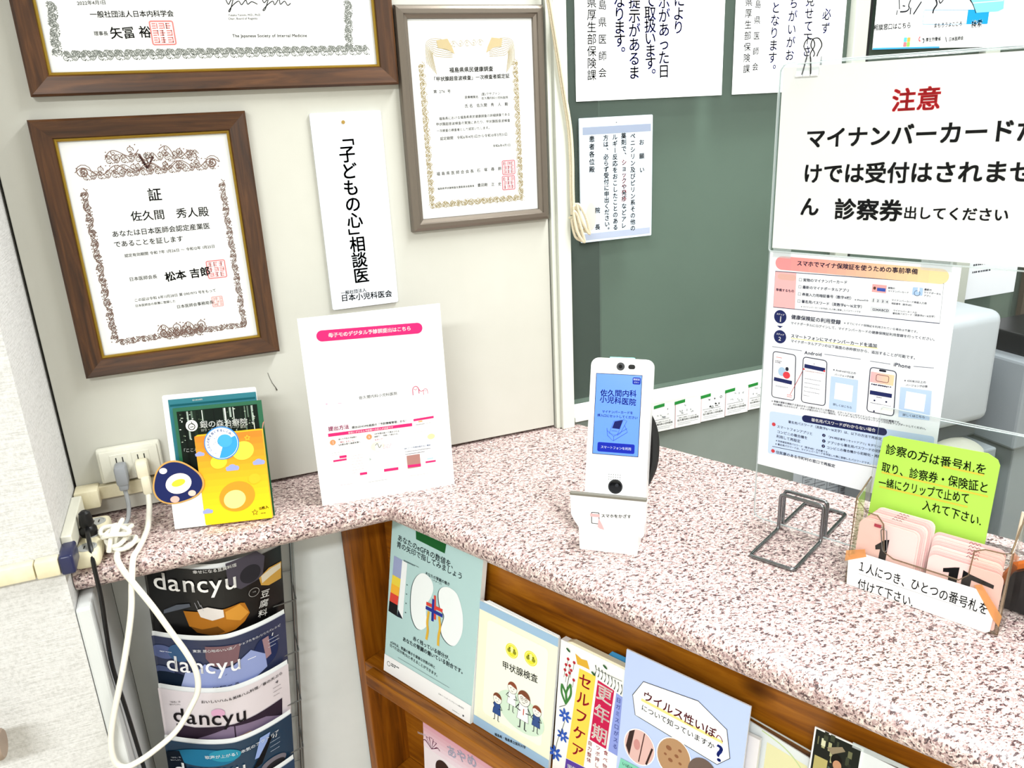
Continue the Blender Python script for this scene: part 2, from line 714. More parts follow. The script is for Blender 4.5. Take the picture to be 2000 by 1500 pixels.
def seal(I, c, r, col='#e0606a', txt=None, bg=None):
    if bg:
        I.rect((c[0] - r, c[1] - r), (c[0] + r, c[1] + r), bg)
    I.frame((c[0] - r, c[1] - r), (c[0] + r, c[1] + r), r * .12, col, r * .15)
    I.nxt()
    rnd = random.Random(int(c[0] * 1e5) + 3)
    for i in range(3):
        for j in range(3):
            x, z = c[0] + (i - 1) * r * .6, c[1] + (j - 1) * r * .6
            q = r * .24
            for k in range(3):
                zz = z + (k - 1) * q * .8
                I.line([(x - q, zz), (x + q * rnd.uniform(.3, 1), zz)], r * .09, col, keep=True)
            xx = x + rnd.choice((-1, 0, 1)) * q * .8
            I.line([(xx, z - q), (xx, z + q)], r * .09, col, keep=True)


def sheet(parent, a, b, m=None, th=0.0006, name='sheet', r=0.0):
    """paper or card: its printed face at y=0, its back at y=th"""
    mb = MB()
    x0, x1 = sorted((a[0], b[0]))
    z0, z1 = sorted((a[1], b[1]))
    mb.prism(rrect(x0, z0, x1, z1, r) if r else [(x0, z0), (x1, z0), (x1, z1), (x0, z1)], 0, th, m or PAPER)
    return mb.build(name, parent)


# ------------------------------------------------------------------ the room
ZC = 0.95                                   # top of the worktop
ANG = math.radians(27.174)                  # the long counter leaves the back wall at this angle
CDIR = Vector((math.sin(ANG), -math.cos(ANG), 0))
CN = Vector((math.cos(ANG), math.sin(ANG), 0))
RZC = -62.826

CREAM = mottled('cream_wall_panel', '#c2c1b7', '#c8c7be', 3, 0.5, 0.05, 500)
GREYPAINT = mottled('grey_painted_board', '#cdd0cf', '#d6d8d7', 6, 0.55, 0.05, 400)
GREENGREY = mottled('grey_green_board', '#8b958d', '#959e97', 5, 0.6)
WALLPAPER = wallpaper_mat()
PLAIN = mat('plain_white_wall', '#dad9d3', 0.8)
ALU = mat('ivory_window_frame', '#d9dcd2', 0.4, 0, 0.4)
GAPDARK = mat('dark_gap', '#0c0c0c', 0.9)


def box_obj(name, a, b, m, parent=None, bevel=0.0):
    mb = MB()
    mb.box(a, b, m)
    return mb.build(name, parent, bevel=bevel)


struct(box_obj('floor', (-2.6, -3.6, -0.05), (3.6, 0.9, 0), mottled('vinyl_floor', '#b9b2a4', '#c6c0b3', 8, 0.5)))
struct(box_obj('ceiling', (-2.6, -3.6, 2.45), (3.6, 0.9, 2.5), mat('ceiling_board', '#e9e8e3', 0.85)))
struct(box_obj('wall_front', (-2.6, -3.65, 0), (3.6, -3.6, 2.45), PLAIN))
struct(box_obj('wall_right', (3.6, -3.6, 0), (3.65, 0.9, 2.45), PLAIN))
struct(box_obj('wall_side', (-2.65, -3.6, 0), (-2.6, -0.187, 2.45), PLAIN))
struct(box_obj('wall_rear', (0.16, 0.85, 0), (3.6, 0.9, 2.45), mat('dim_back_room_wall', '#182222', 0.8)))

mb = MB()
mb.box((-2.6, -0.187, 0), (-0.2335, 0.1, 2.45), WALLPAPER)
struct(mb.build('wall_left'))
struct(box_obj('trim_1', (-0.2335, -0.186, 0), (-0.214, 0.0, 0.905), GREYPAINT, bevel=0.004))

mb = MB()
mb.box((-0.2295, 0.0, 0.9555), (0.5665, 0.018, 2.45), CREAM)
struct(mb.build('wall_back', bevel=0.001))
mb = MB()
mb.box((-0.2335, 0.02, 0), (0.575, 0.06, 2.45), GAPDARK)  # near-black sheet puts the shade of the panel gaps into its colour
struct(mb.build('gap_shade_backing'))
struct(box_obj('wall_below', (-0.214, 0.0, 0), (0.1525, 0.02, 0.909), GREYPAINT))

# reception window in line with the panelled wall
win = bpy.data.objects.new('window_1', None)
COL.objects.link(win)
win.location = (0.57, 0, 0.95)
struct(win)


def wb(name, a, b, m, bevel=0.0):
    o = (0.57, 0, 0.95)
    return box_obj(name, tuple(a[i] - o[i] for i in range(3)), tuple(b[i] - o[i] for i in range(3)), m, win, bevel)


mb = MB()
for a, b in (((0.5695, -0.006, 0.95), (0.578, 0.03, 2.45)), ((0.578, -0.015, 0.95), (0.602, 0.03, 2.45)), ((0.602, 0.0, 0.95), (0.606, 0.03, 2.45))):
    mb.box((a[0] - .57, a[1], a[2] - .95), (b[0] - .57, b[1], b[2] - .95), ALU)
mb.build('jamb', win, bevel=0.001)
mb = MB()
for a, b in (((0.606, -0.010, 0.957), (3.6, 0.04, 0.966)), ((0.606, -0.004, 0.966), (3.6, 0.04, 0.974)), ((0.606, 0.004, 0.974), (3.6, 0.04, 0.983))):
    mb.box((a[0] - .57, a[1], a[2] - .95), (b[0] - .57, b[1], b[2] - .95), mat('white_window_track', '#e6e9e4', 0.35))
mb.build('sill_track', win, bevel=0.0008)
PANE = clear_mat('reflection_hazed_pane', '#dbe3de', 0.06, 0.15, '#8fa096')  # grey-green haze and tint stand in for the room reflected in the glass
wb('pane', (0.606, 0.016, 0.983), (1.205, 0.020, 2.45), PANE)
wb('pane', (1.245, 0.016, 0.983), (1.55, 0.020, 2.45), PANE)
wb('pane', (1.595, 0.016, 0.983), (3.6, 0.020, 2.45), PANE)
STILE = mat('grey_window_stile', '#b9bcb2', 0.4)
wb('stile', (1.205, 0.0, 0.983), (1.238, 0.03, 2.45), STILE, 0.002)
wb('stile', (1.552, 0.0, 0.983), (1.592, 0.03, 2.45), STILE, 0.002)
wb('gasket', (1.238, 0.004, 0.983), (1.247, 0.03, 2.45), GAPDARK)
wb('gasket', (1.786, 0.004, 0.983), (1.80, 0.03, 2.45), mat('brown_gasket', '#4a4034', 0.6))
# added sheet gives the pane its reflected grey-green; stops short for the dark band
bl = tag(box_obj('reflection_backing', (0.72, 0.10, 0.93), (3.4, 0.106, 2.4), mottled('reflection_grey_green', '#bcc5be', '#c6cec8', 4, 0.8)),
         'added plain grey-green sheet behind the reception window, standing in for reflections', 'backing')

struct(box_obj('wall_under_window', (0.606, 0.0, 0), (3.6, 0.03, 0.957), GREENGREY))

# ------------------------------------------------------------------ worktop: shallow shelf on the wall, then the long counter
STONE = stone_mat()
FN = 0.136


def corner(d):
    y = -FN - d
    n = FN - d
    return ((n - CN.y * y) / CN.x, y)


def line_pts(d):
    e = CN * (FN - d) + CDIR * 1.9
    return [(-0.2325, -FN - d), corner(d), (e.x, e.y)]


mb = MB()
e2 = CN * 0.544 + CDIR * 1.9
fp = line_pts(0)
plan = [fp[0], fp[1], fp[2], (e2.x, e2.y), (0.6112, 0.0), (0.57, 0.0), (0.57, 0.018), (-0.2325, 0.018)]
mb.slab(plan, 0.91, ZC, STONE)
prof = [(0.02 * math.cos(a), 0.93 + 0.02 * math.sin(a)) for a in (PI / 2 - PI * k / 12 for k in range(13))]
vs_, fs_ = [], []
for d, z in prof:
    vs_ += [(x, y, z) for x, y in line_pts(d)]
for i in range(len(prof) - 1):
    for j in range(2):
        a = i * 3 + j
        fs_.append((a, a + 3, a + 4, a + 1))
mb.add(vs_, fs_, STONE)
tag(mb.build('worktop', smooth=True), 'L-shaped pink speckled laminate worktop with a rounded front edge', 'worktop')

# ------------------------------------------------------------------ pine bookcase under the long counter
PINE = wood_mat('orange_pine_upright', '#5a2e06', '#864a08', '#a46314', 'Z', 1.0, 0.4, True)
PINE_X = wood_mat('orange_pine_board', '#643408', '#8e520a', '#ac6c18', 'X', 1.0, 0.4, True)
bc = thing('bookcase', 'orange pine bookcase with a leaflet shelf built in under the long counter', 'bookcase', (0, 0, 0), RZC)
mb = MB()
mb.box((0.078, 0.130, 0.0), (0.099, 0.215, 0.909), PINE)
mb.build('side_panel', bc, bevel=0.0015)
mb = MB()
mb.box((0.099, 0.209, 0.0), (1.7, 0.222, 0.909), PINE_X)
mb.build('back_panel', bc)
mb = MB()
mb.box((0.1245, 0.110, 0.552), (1.7, 0.130, 0.58), PINE_X)
mb.box((0.099, 0.130, 0.556), (1.7, 0.209, 0.5795), PINE_X)
mb.build('shelf', bc, bevel=0.002)
mb = MB()
mb.box((0.099, 0.130, 0.27), (1.7, 0.209, 0.30), PINE_X)
mb.build('shelf', bc, bevel=0.002)


# ------------------------------------------------------------------ framed certificates on the cream wall
WALNUT_H = wood_mat('walnut_moulding', '#28160a', '#432711', '#5c391c', 'X', 1.6, 0.4)
WALNUT_V = wood_mat('walnut_moulding_upright', '#28160a', '#432711', '#5c391c', 'Z', 1.6, 0.4)
GOLD = mat('gold_lip', '#b08f38', 0.28, 0.85)
PEWTER = mat('pewter_moulding', '#756c62', 0.32, 0.55)
GLASS = clear_mat('picture_glass', '#ffffff', 0.03)


def moulding(mb, w, h, prof, mh, mv):
    """mitred picture-frame moulding; prof = list of (inset, y)"""
    for q in range(4):
        v = []
        for ins, y in prof:
            c = [(-w / 2 + ins, ins), (w / 2 - ins, ins), (w / 2 - ins, h - ins), (-w / 2 + ins, h - ins)]
            a, b = c[q], c[(q + 1) % 4]
            v += [(a[0], y, a[1]), (b[0], y, b[1])]
        mb.add(v, [(2 * i, 2 * i + 1, 2 * i + 3, 2 * i + 2) for i in range(len(prof) - 1)], mh if q % 2 == 0 else mv)


def picture(label, loc, w, h, prof, mh, mv, lip=None, group=None):
    t = thing('certificate_frame', label, 'framed certificate', loc)
    mb = MB()
    moulding(mb, w, h, prof, mh, mv)
    mb.build('frame', t)
    ins = prof[-1][0]
    if lip:
        mb = MB()
        moulding(mb, w - 2 * ins, h - 2 * ins, [(p[0], p[1]) for p in lip], GOLD, GOLD)
        o = mb.build('gold_lip', t)
        o.location = (0, 0, ins)
        o['label'] = 'thin gold inner lip'
    mb = MB()
    mb.box((-w / 2 + ins * .8, -0.0085, ins * .8), (w / 2 - ins * .8, -0.008, h - ins * .8), PAPER)
    mb.build('certificate_paper', t)
    mb = MB()
    mb.add([(-w / 2 + ins, -0.0105, ins), (w / 2 - ins, -0.0105, ins), (w / 2 - ins, -0.0105, h - ins), (-w / 2 + ins, -0.0105, h - ins)], [(0, 1, 2, 3)], GLASS)
    mb.build('glass', t)
    return t


PY = -0.0087
WAL = [(0.0, -0.0005), (0.0, -0.016), (0.003, -0.019), (0.024, -0.015), (0.0255, -0.0135)]
LIP = [(0.0, -0.0135), (0.0015, -0.0145), (0.0035, -0.0125), (0.0038, -0.009)]

# large landscape certificate at the top, mostly above the picture
fa = picture('large landscape certificate in a dark walnut frame at the top left of the wall', (0.075, 0, 1.562), 0.490, 0.365, WAL, WALNUT_H, WALNUT_V, LIP)
I = Ink()
GR = '#8b8f8a'
scroll_edge(I, (-0.2003, 0.0486), (0.2070, 0.0487), 0.013, 0.0105, GR, 0.0008)
scroll_edge(I, (-0.2051, 0.0487), (-0.1990, 0.1124), 0.013, 0.0105, GR, 0.0008)
scroll_edge(I, (0.1767, 0.0493), (0.1824, 0.1140), 0.013, 0.0105, GR, 0.0008)
scroll_edge(I, (-0.1962, 0.0510), (0.2027, 0.0516), 0.009, 0.0064, GR, 0.0008)
scroll_edge(I, (-0.2061, 0.0524), (-0.1993, 0.1136), 0.009, 0.0064, GR, 0.0008)
scroll_edge(I, (0.1764, 0.0534), (0.1826, 0.1153), 0.009, 0.0064, GR, 0.0008)
I.build('border_ornament', fa, PY)
I = Ink()
BK = '#17171a'
I.t('2022年4月1日', (-0.1696, 0.1118), (-0.1351, 0.1130), BK)
I.t('一般社団法人日本内科学会', (-0.1573, 0.0985), (-0.0549, 0.0993), BK, 0.008)
I.t('理事長', (-0.1569, 0.0757), (-0.1398, 0.0756), BK)
I.t('矢冨 裕', (-0.1378, 0.0762), (-0.0870, 0.0769), BK, 0.006, jit=.08)
I.build('japanese_lettering', fa, PY)
I = Ink()
I.curve([(0.0143, 0.1183), (0.0172, 0.1106), (0.0204, 0.1144), (0.0253, 0.1196), (0.0187, 0.1029), (0.0166, 0.1023), (0.0230, 0.1093), (0.0312, 0.1145), (0.0346, 0.1100), (0.0409, 0.1158), (0.0429, 0.1106), (0.0488, 0.1138), (0.0559, 0.1106)], 0.0011, BK)
I.curve([(0.0631, 0.1184), (0.0651, 0.1126), (0.0712, 0.1171), (0.0653, 0.1041), (0.0624, 0.1035), (0.0703, 0.1106), (0.0771, 0.1145), (0.0793, 0.1100), (0.0858, 0.1171), (0.0870, 0.1106), (0.0932, 0.1145), (0.0967, 0.1093), (0.1013, 0.1119)], 0.0011, BK)
I.t('Yutaka Yatomi, M.D., Ph.D.', (0.0151, 0.0971), (0.0588, 0.0973), BK)
I.t('Chair, Board of Regents', (0.0144, 0.0926), (0.0533, 0.0928), BK)
I.t('The Japanese Society of Internal Medicine', (0.0165, 0.0709), (0.1187, 0.0700), BK, 0.004)
I.build('english_lettering', fa, PY)
I = Ink()
seal(I, (-0.0726, 0.0754), 0.0145, '#e58a86')
I.build('red_seal', fa, PY)

# portrait certificate with the brown scroll border
fb = picture('portrait certificate with a brown scroll border in a walnut frame', (-0.044, 0, 1.177), 0.274, 0.357, WAL, WALNUT_H, WALNUT_V, LIP)
I = Ink()
BR = '#7d6258'
scroll_edge(I, (-0.0951, 0.2867), (0.0920, 0.2895), 0.014, 0.020, BR, 0.0008)
scroll_edge(I, (-0.0544, 0.3043), (-0.0109, 0.3125), 0.016, 0.018, BR, 0.0008)
scroll_edge(I, (0.0151, 0.3110), (0.0636, 0.2983), 0.016, 0.018, BR, 0.0008)
scroll_edge(I, (-0.0427, 0.2885), (0.0451, 0.2897), 0.012, 0.016, BR, 0.0007)
for cx, cz in ((160, 338), (415, 318)):
    for q, r in ((0, .0085), (PI, .006)):
        p = {160: (-0.0850, 0.2873), 415: (0.0822, 0.2894)}[cx]
        I.line(spiral(p, r * 1.25, 1.6, q, 1, 18), 0.0009, BR)
scroll_edge(I, (-0.0892, 0.2658), (-0.0897, 0.0455), 0.011, 0.0165, BR, 0.0008)
scroll_edge(I, (0.0910, 0.2652), (0.0909, 0.0432), 0.010, 0.0165, BR, 0.0007)
scroll_edge(I, (-0.0884, 0.0453), (-0.0298, 0.0468), 0.010, 0.016, BR, 0.0008)
scroll_edge(I, (0.0336, 0.0473), (0.0947, 0.0483), 0.010, 0.016, BR, 0.0007)
scroll_edge(I, (-0.0313, 0.0541), (0.0375, 0.0539), 0.022, 0.016, BR, 0.0009)
scroll_edge(I, (-0.0227, 0.0466), (0.0306, 0.0469), 0.014, 0.011, BR, 0.0008)
scroll_edge(I, (-0.0874, 0.2814), (0.0858, 0.2856), 0.012, 0.0090, BR, 0.0007)
scroll_edge(I, (-0.0549, 0.3016), (0.0663, 0.3023), 0.013, 0.0090, BR, 0.0007)
scroll_edge(I, (-0.0895, 0.2611), (-0.0889, 0.0500), 0.007, 0.0070, BR, 0.0007)
scroll_edge(I, (0.0910, 0.2609), (0.0914, 0.0464), 0.007, 0.0070, BR, 0.0006)
scroll_edge(I, (-0.0855, 0.0464), (0.0917, 0.0479), 0.008, 0.0075, BR, 0.0006)
scroll_edge(I, (-0.0277, 0.0505), (0.0342, 0.0512), 0.015, 0.0085, BR, 0.0008)
I.build('border_ornament', fb, PY)
I = Ink()
MK = '#3a2020'
I.line([(-0.0114, 0.3064), (-0.0038, 0.2866)], 0.0034, MK)
I.line([(-0.0038, 0.2866), (0.0062, 0.3019)], 0.0024, MK)
I.line([(0.0062, 0.3019), (-0.0034, 0.2997), (-0.0012, 0.2934)], 0.0018, MK)
I.t('JMA', (-0.0046, 0.3042), (0.0047, 0.3044), MK)
I.build('emblem', fb, PY)
I = Ink()
I.t('証', (-0.0102, 0.2507), (0.0085, 0.2503), BK, 0.006)
I.t('佐久間　秀人殿', (-0.0371, 0.2231), (0.0672, 0.2213), BK, 0.002)
I.t('あなたは日本医師会認定産業医', (-0.0657, 0.2008), (0.0653, 0.2008), BK, 0.004)
I.t('であることを証します', (-0.0658, 0.1864), (0.0263, 0.1860), BK, 0.004)
I.t('認定有効期間 令和 7年 1月26日 〜 令和12年 1月25日', (-0.0551, 0.1693), (0.0677, 0.1706), BK, 0.0)
I.build('lettering', fb, PY)
I = Ink()
I.t('日本医師会長', (-0.0553, 0.1353), (-0.0177, 0.1354), BK, 0.0)
I.t('松本 吉郎', (-0.0077, 0.1335), (0.0555, 0.1346), BK, 0.02, jit=.1)
I.build('signature', fb, PY)
I = Ink()
I.t('この証は令和 6年11月28日 第 0901973 号をもって', (-0.0542, 0.1043), (0.0589, 0.1056), BK)
I.t('日本医師会の原簿に登録した', (-0.0544, 0.0960), (0.0007, 0.0965), BK)
I.t('日本医師会事務局長', (0.0005, 0.0873), (0.0525, 0.0883), BK)
I.build('small_print', fb, PY)
I = Ink()
seal(I, (0.0645, 0.1367), 0.0128, '#e8878a')
I.build('red_seal', fb, PY)
I = Ink()
seal(I, (0.0584, 0.0884), 0.0075, '#eb9a98')
I.build('red_seal', fb, PY)

# portrait certificate in the pewter frame
PEW = [(0.0, -0.0005), (0.0, -0.010), (0.002, -0.014), (0.006, -0.0165), (0.012, -0.017), (0.0135, -0.0145), (0.0185, -0.0125), (0.0195, -0.009)]
fc = picture('portrait certificate with a fine gold border in a pewter grey frame by the window', (0.4435, 0, 1.339), 0.240, 0.333, PEW, PEWTER, PEWTER)
I = Ink()
GD = '#a8945e'
scroll_edge(I, (-0.0831, 0.2545), (-0.0830, 0.0448), 0.011, 0.013, GD, 0.0005)
scroll_edge(I, (0.0695, 0.2549), (0.0707, 0.0447), 0.011, 0.013, GD, 0.0005)
scroll_edge(I, (-0.0893, 0.0397), (0.0770, 0.0401), 0.012, 0.011, GD, 0.0005)
scroll_edge(I, (-0.0358, 0.2782), (0.0185, 0.2803), 0.010, 0.011, GD, 0.0004)
for k in range(9):      # plumes of the two birds
    a = (-0.0632, 0.2814)
    b = (0.0569, 0.2812)
    I.curve([(a[0] + .030, a[1] - .006 - .002 * k), (a[0] + .012 - .001 * k, a[1] + .004 - .003 * k), (a[0] - .010 + .001 * k, a[1] - .002 * k), (a[0] - .012 + .0018 * k, a[1] - .030 - .002 * k)], 0.0006, GD)
    I.curve([(b[0] - .030, b[1] - .006 - .002 * k), (b[0] - .012 + .001 * k, b[1] + .004 - .003 * k), (b[0] + .010 - .001 * k, b[1] - .002 * k), (b[0] + .012 - .0018 * k, b[1] - .030 - .002 * k)], 0.0006, GD)
for c, sx in (((-0.0457, 0.2769), 1), ((0.0379, 0.2778), -1)):
    I.poly([(c[0] - .012 * sx, c[1] + .007), (c[0] + .006 * sx, c[1] + .009), (c[0] + .013 * sx, c[1] - .004), (c[0] + .016 * sx, c[1] - .013), (c[0] + .004 * sx, c[1] - .006), (c[0] - .010 * sx, c[1] - .004)], '#cdbb92')
scroll_edge(I, (-0.0850, 0.2509), (-0.0838, 0.0448), 0.008, 0.0062, GD, 0.0005)
scroll_edge(I, (0.0702, 0.2511), (0.0716, 0.0447), 0.008, 0.0062, GD, 0.0005)
scroll_edge(I, (-0.0860, 0.0394), (0.0742, 0.0403), 0.008, 0.0062, GD, 0.0005)
I.build('border_ornament', fc, PY)
I = Ink()
I.t('福島県県民健康調査', (-0.0401, 0.2411), (0.0324, 0.2415), BK, 0.014)
I.t('「甲状腺超音波検査」一次検査者認定証', (-0.0698, 0.2287), (0.0596, 0.2302), BK, 0.014)
I.t('第  276  号', (-0.0680, 0.2109), (-0.0399, 0.2107), BK)
I.t('医療機関名', (-0.0179, 0.2009), (0.0051, 0.2008), BK)
I.t('(医)クサブトン', (0.0096, 0.2044), (0.0425, 0.2048), BK)
I.t('佐久間内科小児科医院', (0.0101, 0.1983), (0.0554, 0.1982), BK)
I.t('氏 名　佐久間　秀　人　殿', (-0.0187, 0.1880), (0.0549, 0.1881), BK)
I.build('heading', fc, PY)
I = Ink()
I.t('福島県における福島県県民健康調査の詳細調査である', (-0.0620, 0.1709), (0.0576, 0.1724), BK)
I.t('甲状腺超音波検査の実施にあたり、甲状腺超音波検査', (-0.0677, 0.1628), (0.0572, 0.1631), BK)
I.t('一次検査の検査者として認定いたします。', (-0.0676, 0.1529), (0.0240, 0.1537), BK)
I.t('認定期間　令和6年4月1日から令和10年3月31日', (-0.0627, 0.1411), (0.0517, 0.1420), BK)
I.t('令和6年4月1日', (0.0250, 0.1252), (0.0562, 0.1251), BK)
I.build('lettering', fc, PY)
I = Ink()
I.t('福 島 県 医 師 会 会 長', (-0.0727, 0.0879), (-0.0098, 0.0883), BK)
I.t('石　塚　尋　朗', (-0.0045, 0.0888), (0.0382, 0.0891), BK)
I.t('福島県甲状腺検査支援委員会委員長', (-0.0728, 0.0648), (-0.0104, 0.0650), BK)
I.t('豊田剛　正　史', (-0.0050, 0.0654), (0.0369, 0.0647), BK)
I.build('signature', fc, PY)
I = Ink()
seal(I, (0.0509, 0.0899), 0.0108, '#d46a78')
I.build('red_seal', fc, PY)
I = Ink()
seal(I, (0.0497, 0.0654), 0.0108, '#d46a78')
I.build('red_seal', fc, PY)

# ------------------------------------------------------------------ white plastic sign board
s = thing('sign_board', 'tall white plastic sign with one column of large black lettering on the wall', 'sign', (0.2375, 0, 1.2285))
mb = MB()
mb.prism(rrect(-0.0535, 0.0, 0.0535, 0.298, 0.003), -0.005, -0.0002, mat('pale_blue_white_plastic', '#e9eef6', 0.3))
mb.build('board', s, bevel=0.0008)
I = Ink()
I.vt('「子どもの心」相談医', (-0.0045, 0.262), (-0.0025, 0.038), BK, 0.012, wide=.98, size=.0262)
I.t('一般社団法人', (-0.0380, 0.0257), (0.0033, 0.0264), BK, 0.01)
I.t('日本小児科医会', (-0.0389, 0.0175), (0.0444, 0.0154), BK, 0.014)
I.build('lettering', s, -0.0052)
mb = MB()
mb.disc((-0.005, 0.2835), 0.0028, -0.006, -0.005, mat('brass_screw', '#c8a45a', 0.3, 0.8), 12)
mb.build('screw', s)

# ------------------------------------------------------------------ flyer standing on the shelf
t = thing('flyer', 'white flyer with a crimson title bar standing upright on the shelf', 'flyer', (0.2198, -0.1306, 0.9500), -5.56, 2.00)
mb = MB()
mb.box((-0.105, 0, 0.0), (0.105, 0.0012, 0.297), mat('bright_flyer_paper', '#f4f4f4', 0.5))
mb.build('sheet', t)
mb = MB()
mb.box((-0.09, 0.0012, 0.0), (0.09, 0.0035, 0.21), CLEAR)
mb.box((-0.09, 0.0035, 0.0), (0.09, 0.05, 0.002), CLEAR)
mb.build('clear_stand', t)
I = Ink()
CR = '#cf2a6e'
I.pill((-0.0812, 0.2681), (0.0754, 0.2628), 0.0168, CR)
I.t('母子モのデジタル予診票提出はこちら', (-0.0643, 0.2676), (0.0583, 0.2641), '#ffffff', 0.02)
I.t('佐久間内科小児科医院', (-0.0307, 0.1662), (0.0277, 0.1653), '#4a4f55')
for a, sc in (((0.0564, 0.1662), 1.0), ((0.0713, 0.1624), 0.68)):
    r = .0048 * sc
    pts = [(a[0] - r, a[1] - r * 1.6)] + [(a[0] - r * math.cos(q), a[1] + r * math.sin(q) * 1.3) for q in (PI * k / 10 for k in range(11))] + [(a[0] + r, a[1] - r * 1.3)]
    I.line(pts, .0011 * sc, '#b8355e')
    I.line([(a[0] - r * .6, a[1] + r * .5), (a[0], a[1] + r * .1), (a[0] + r * .6, a[1] + r * .5)], .0008 * sc, '#b8355e')
I.curve([(0.0613, 0.1672), (0.0642, 0.1634), (0.0683, 0.1645)], .0009, '#b8355e')
PKL = '#eeb2c4'
I.ell((-0.0791, 0.1634), .0016, .0016, PKL)
I.ring((-0.0693, 0.1628), .0018, .0005, PKL)
I.bar((-0.0625, 0.1622), (-0.0572, 0.1618), .0012, PKL)
I.t('提出方法', (-0.0816, 0.1236), (-0.0502, 0.1229), '#b03a72', 0.02)
I.t('提出はHOME画面の「予防情報管理」から！', (-0.0465, 0.1207), (0.0401, 0.1191), BK, 0.015)
I.bar((-0.0828, 0.1138), (0.0458, 0.1115), .0052, CR)
I.t('事前にデジタル予診票への記入が必要です', (-0.0528, 0.1129), (0.0162, 0.1118), '#ffffff', 0.01)
for p, n in (((-0.0773, 0.1013), '1'), ((-0.0221, 0.1017), '2')):
    I.ell(p, .0044, .0044, '#e89060')
    I.t(n, (p[0] - .0012, p[1]), (p[0] + .0012, p[1]), '#ffffff', .02)
I.t('届いた予定の予診票の', (-0.0685, 0.1049), (-0.0406, 0.1047), BK, .01)
I.t('「提出」をタップし', (-0.0690, 0.1000), (-0.0443, 0.0994), '#c43a60', .01)
I.t('QR読み取り画面を開く', (-0.0695, 0.0958), (-0.0353, 0.0958), BK, .01)
I.t('QRを読み取って表示される', (-0.0138, 0.1051), (0.0250, 0.1041), BK, .01)
I.t('画面で、「同意して提出する」', (-0.0143, 0.1005), (0.0246, 0.0999), BK, .01)
I.t('をタップ', (-0.0141, 0.0954), (-0.0022, 0.0952), '#c43a60', .01)
I.bar((0.0484, 0.1183), (0.0805, 0.1190), .0036, CR)
I.bar((0.0558, 0.1146), (0.0623, 0.1149), .002, '#f0a46c')
I.lines((0.0514, 0.1106), (0.0756, 0.1095), 2, '#777777', .0006, 3)
I.frame((0.0486, 0.0982), (0.0656, 0.0878), .0005, '#d9a9a2')
I.ell((0.0738, 0.0874), .006, .0045, '#f3cf9f')
I.lines((-0.0807, 0.0859), (-0.0583, 0.0788), 2, '#999999', .0006, 4)
I.bar((-0.0703, 0.0761), (-0.0594, 0.0760), .004, CR)
I.bar((-0.0802, 0.0710), (-0.0599, 0.0710), .003, CR)
I.lines((-0.0538, 0.0772), (-0.0354, 0.0441), 7, '#b58a96', .0006, 5)
I.bar((-0.0426, 0.0431), (-0.0315, 0.0430), .004, CR)
I.poly([(-0.0257, 0.0674), (-0.0221, 0.0647), (-0.0254, 0.0626)], '#a8b3ae')
I.ell((-0.0112, 0.0847), .0100, .0072, '#f2efc4')
I.rect((-0.0147, 0.0895), (-0.0034, 0.0757), '#e7e9dc')
I.curve([(-0.0143, 0.0861), (-0.0108, 0.0889), (-0.0084, 0.0817), (-0.0047, 0.0862)], .0009, '#444444')
I.lines((-0.0024, 0.0858), (0.0105, 0.0786), 3, '#c97b8a', .0007, 6)
I.lines((-0.0034, 0.0757), (0.0164, 0.0482), 6, '#a9a9b4', .0006, 7)
I.bar((-0.0051, 0.0428), (0.0174, 0.0424), .0046, CR)
I.t('QRコードを読み取れない場合', (0.0294, 0.0738), (0.0717, 0.0734), '#2d5d94', .01)
I.lines((0.0306, 0.0702), (0.0716, 0.0617), 2, '#333344', .0010, 8)
I.rect((0.0322, 0.0612), (0.0531, 0.0394), '#a87c74')
I.bar((0.0322, 0.0434), (0.0534, 0.0424), .0044, CR)
I.bar((0.0611, 0.0455), (0.0776, 0.0453), .003, CR)
I.bar((0.0640, 0.0507), (0.0739, 0.0508), .0012, '#8cc4dc')
I.lines((-0.0744, 0.0336), (-0.0453, 0.0258), 1, '#c9a1ae', .0008, 9)
I.lines((-0.0318, 0.0330), (0.0138, 0.0215), 1, '#8a8a8a', .0008, 10)
I.lines((0.0328, 0.0323), (0.0814, 0.0203), 1, '#bb9999', .0007, 11)
I.build('printing', t, -0.0003)


# ------------------------------------------------------------------ leaflets, card and plaster packet propped on the shelf
LF = ((-0.0275, -0.1055, 0.9500), -12.27, 12.00)
lfO, lfrz, lftilt = Vector(LF[0]), LF[1], LF[2]
_q = Matrix.Rotation(math.radians(lfrz), 4, 'Z') @ Matrix.Rotation(-math.radians(lftilt), 4, 'X')


def lean_at(x, y, z):
    """a point of the leaning stack in room coordinates"""
    return tuple(lfO + _q @ Vector((x, y, z)))


t = thing('display_card', 'blank white backing card propped behind the green leaflets', 'card', lean_at(0, 0.0045, 0.0), lfrz, lftilt)
sheet(t, (-0.068, 0.0005), (0.066, 0.199), PAPER, 0.0012, 'card', 0.003)
t = thing('leaflet', 'teal leaflet peeping out above the dark green forest leaflet', 'leaflet', lean_at(0, 0.0025, 0.0), lfrz, lftilt)
sheet(t, (-0.060, 0.001), (0.0655, 0.192), mat('teal_print', '#0e6a78', 0.35), 0.0008)
I = Ink()
I.rect((-.058, .1815), (.064, .1845), '#0d4f58')
I.t('銀の森治療院', (-0.0257, 0.1882), (-0.0112, 0.1883), '#e8efe8', .01)
I.build('printing', t)
t = thing('leaflet', 'dark green leaflet with a forest photograph and a round white emblem', 'leaflet', lean_at(0, 0.0005, 0.0), lfrz, lftilt)
sheet(t, (-0.0545, 0.001), (0.0725, 0.179), mat('dark_green_print', '#0f5a3a', 0.35), 0.0012)
I = Ink()
a0, b0 = (-0.0464, 0.1673), (0.0586, 0.0717)
I.rect((-.0495, .02), (.0655, .1735), '#101a14')
rnd = random.Random(5)
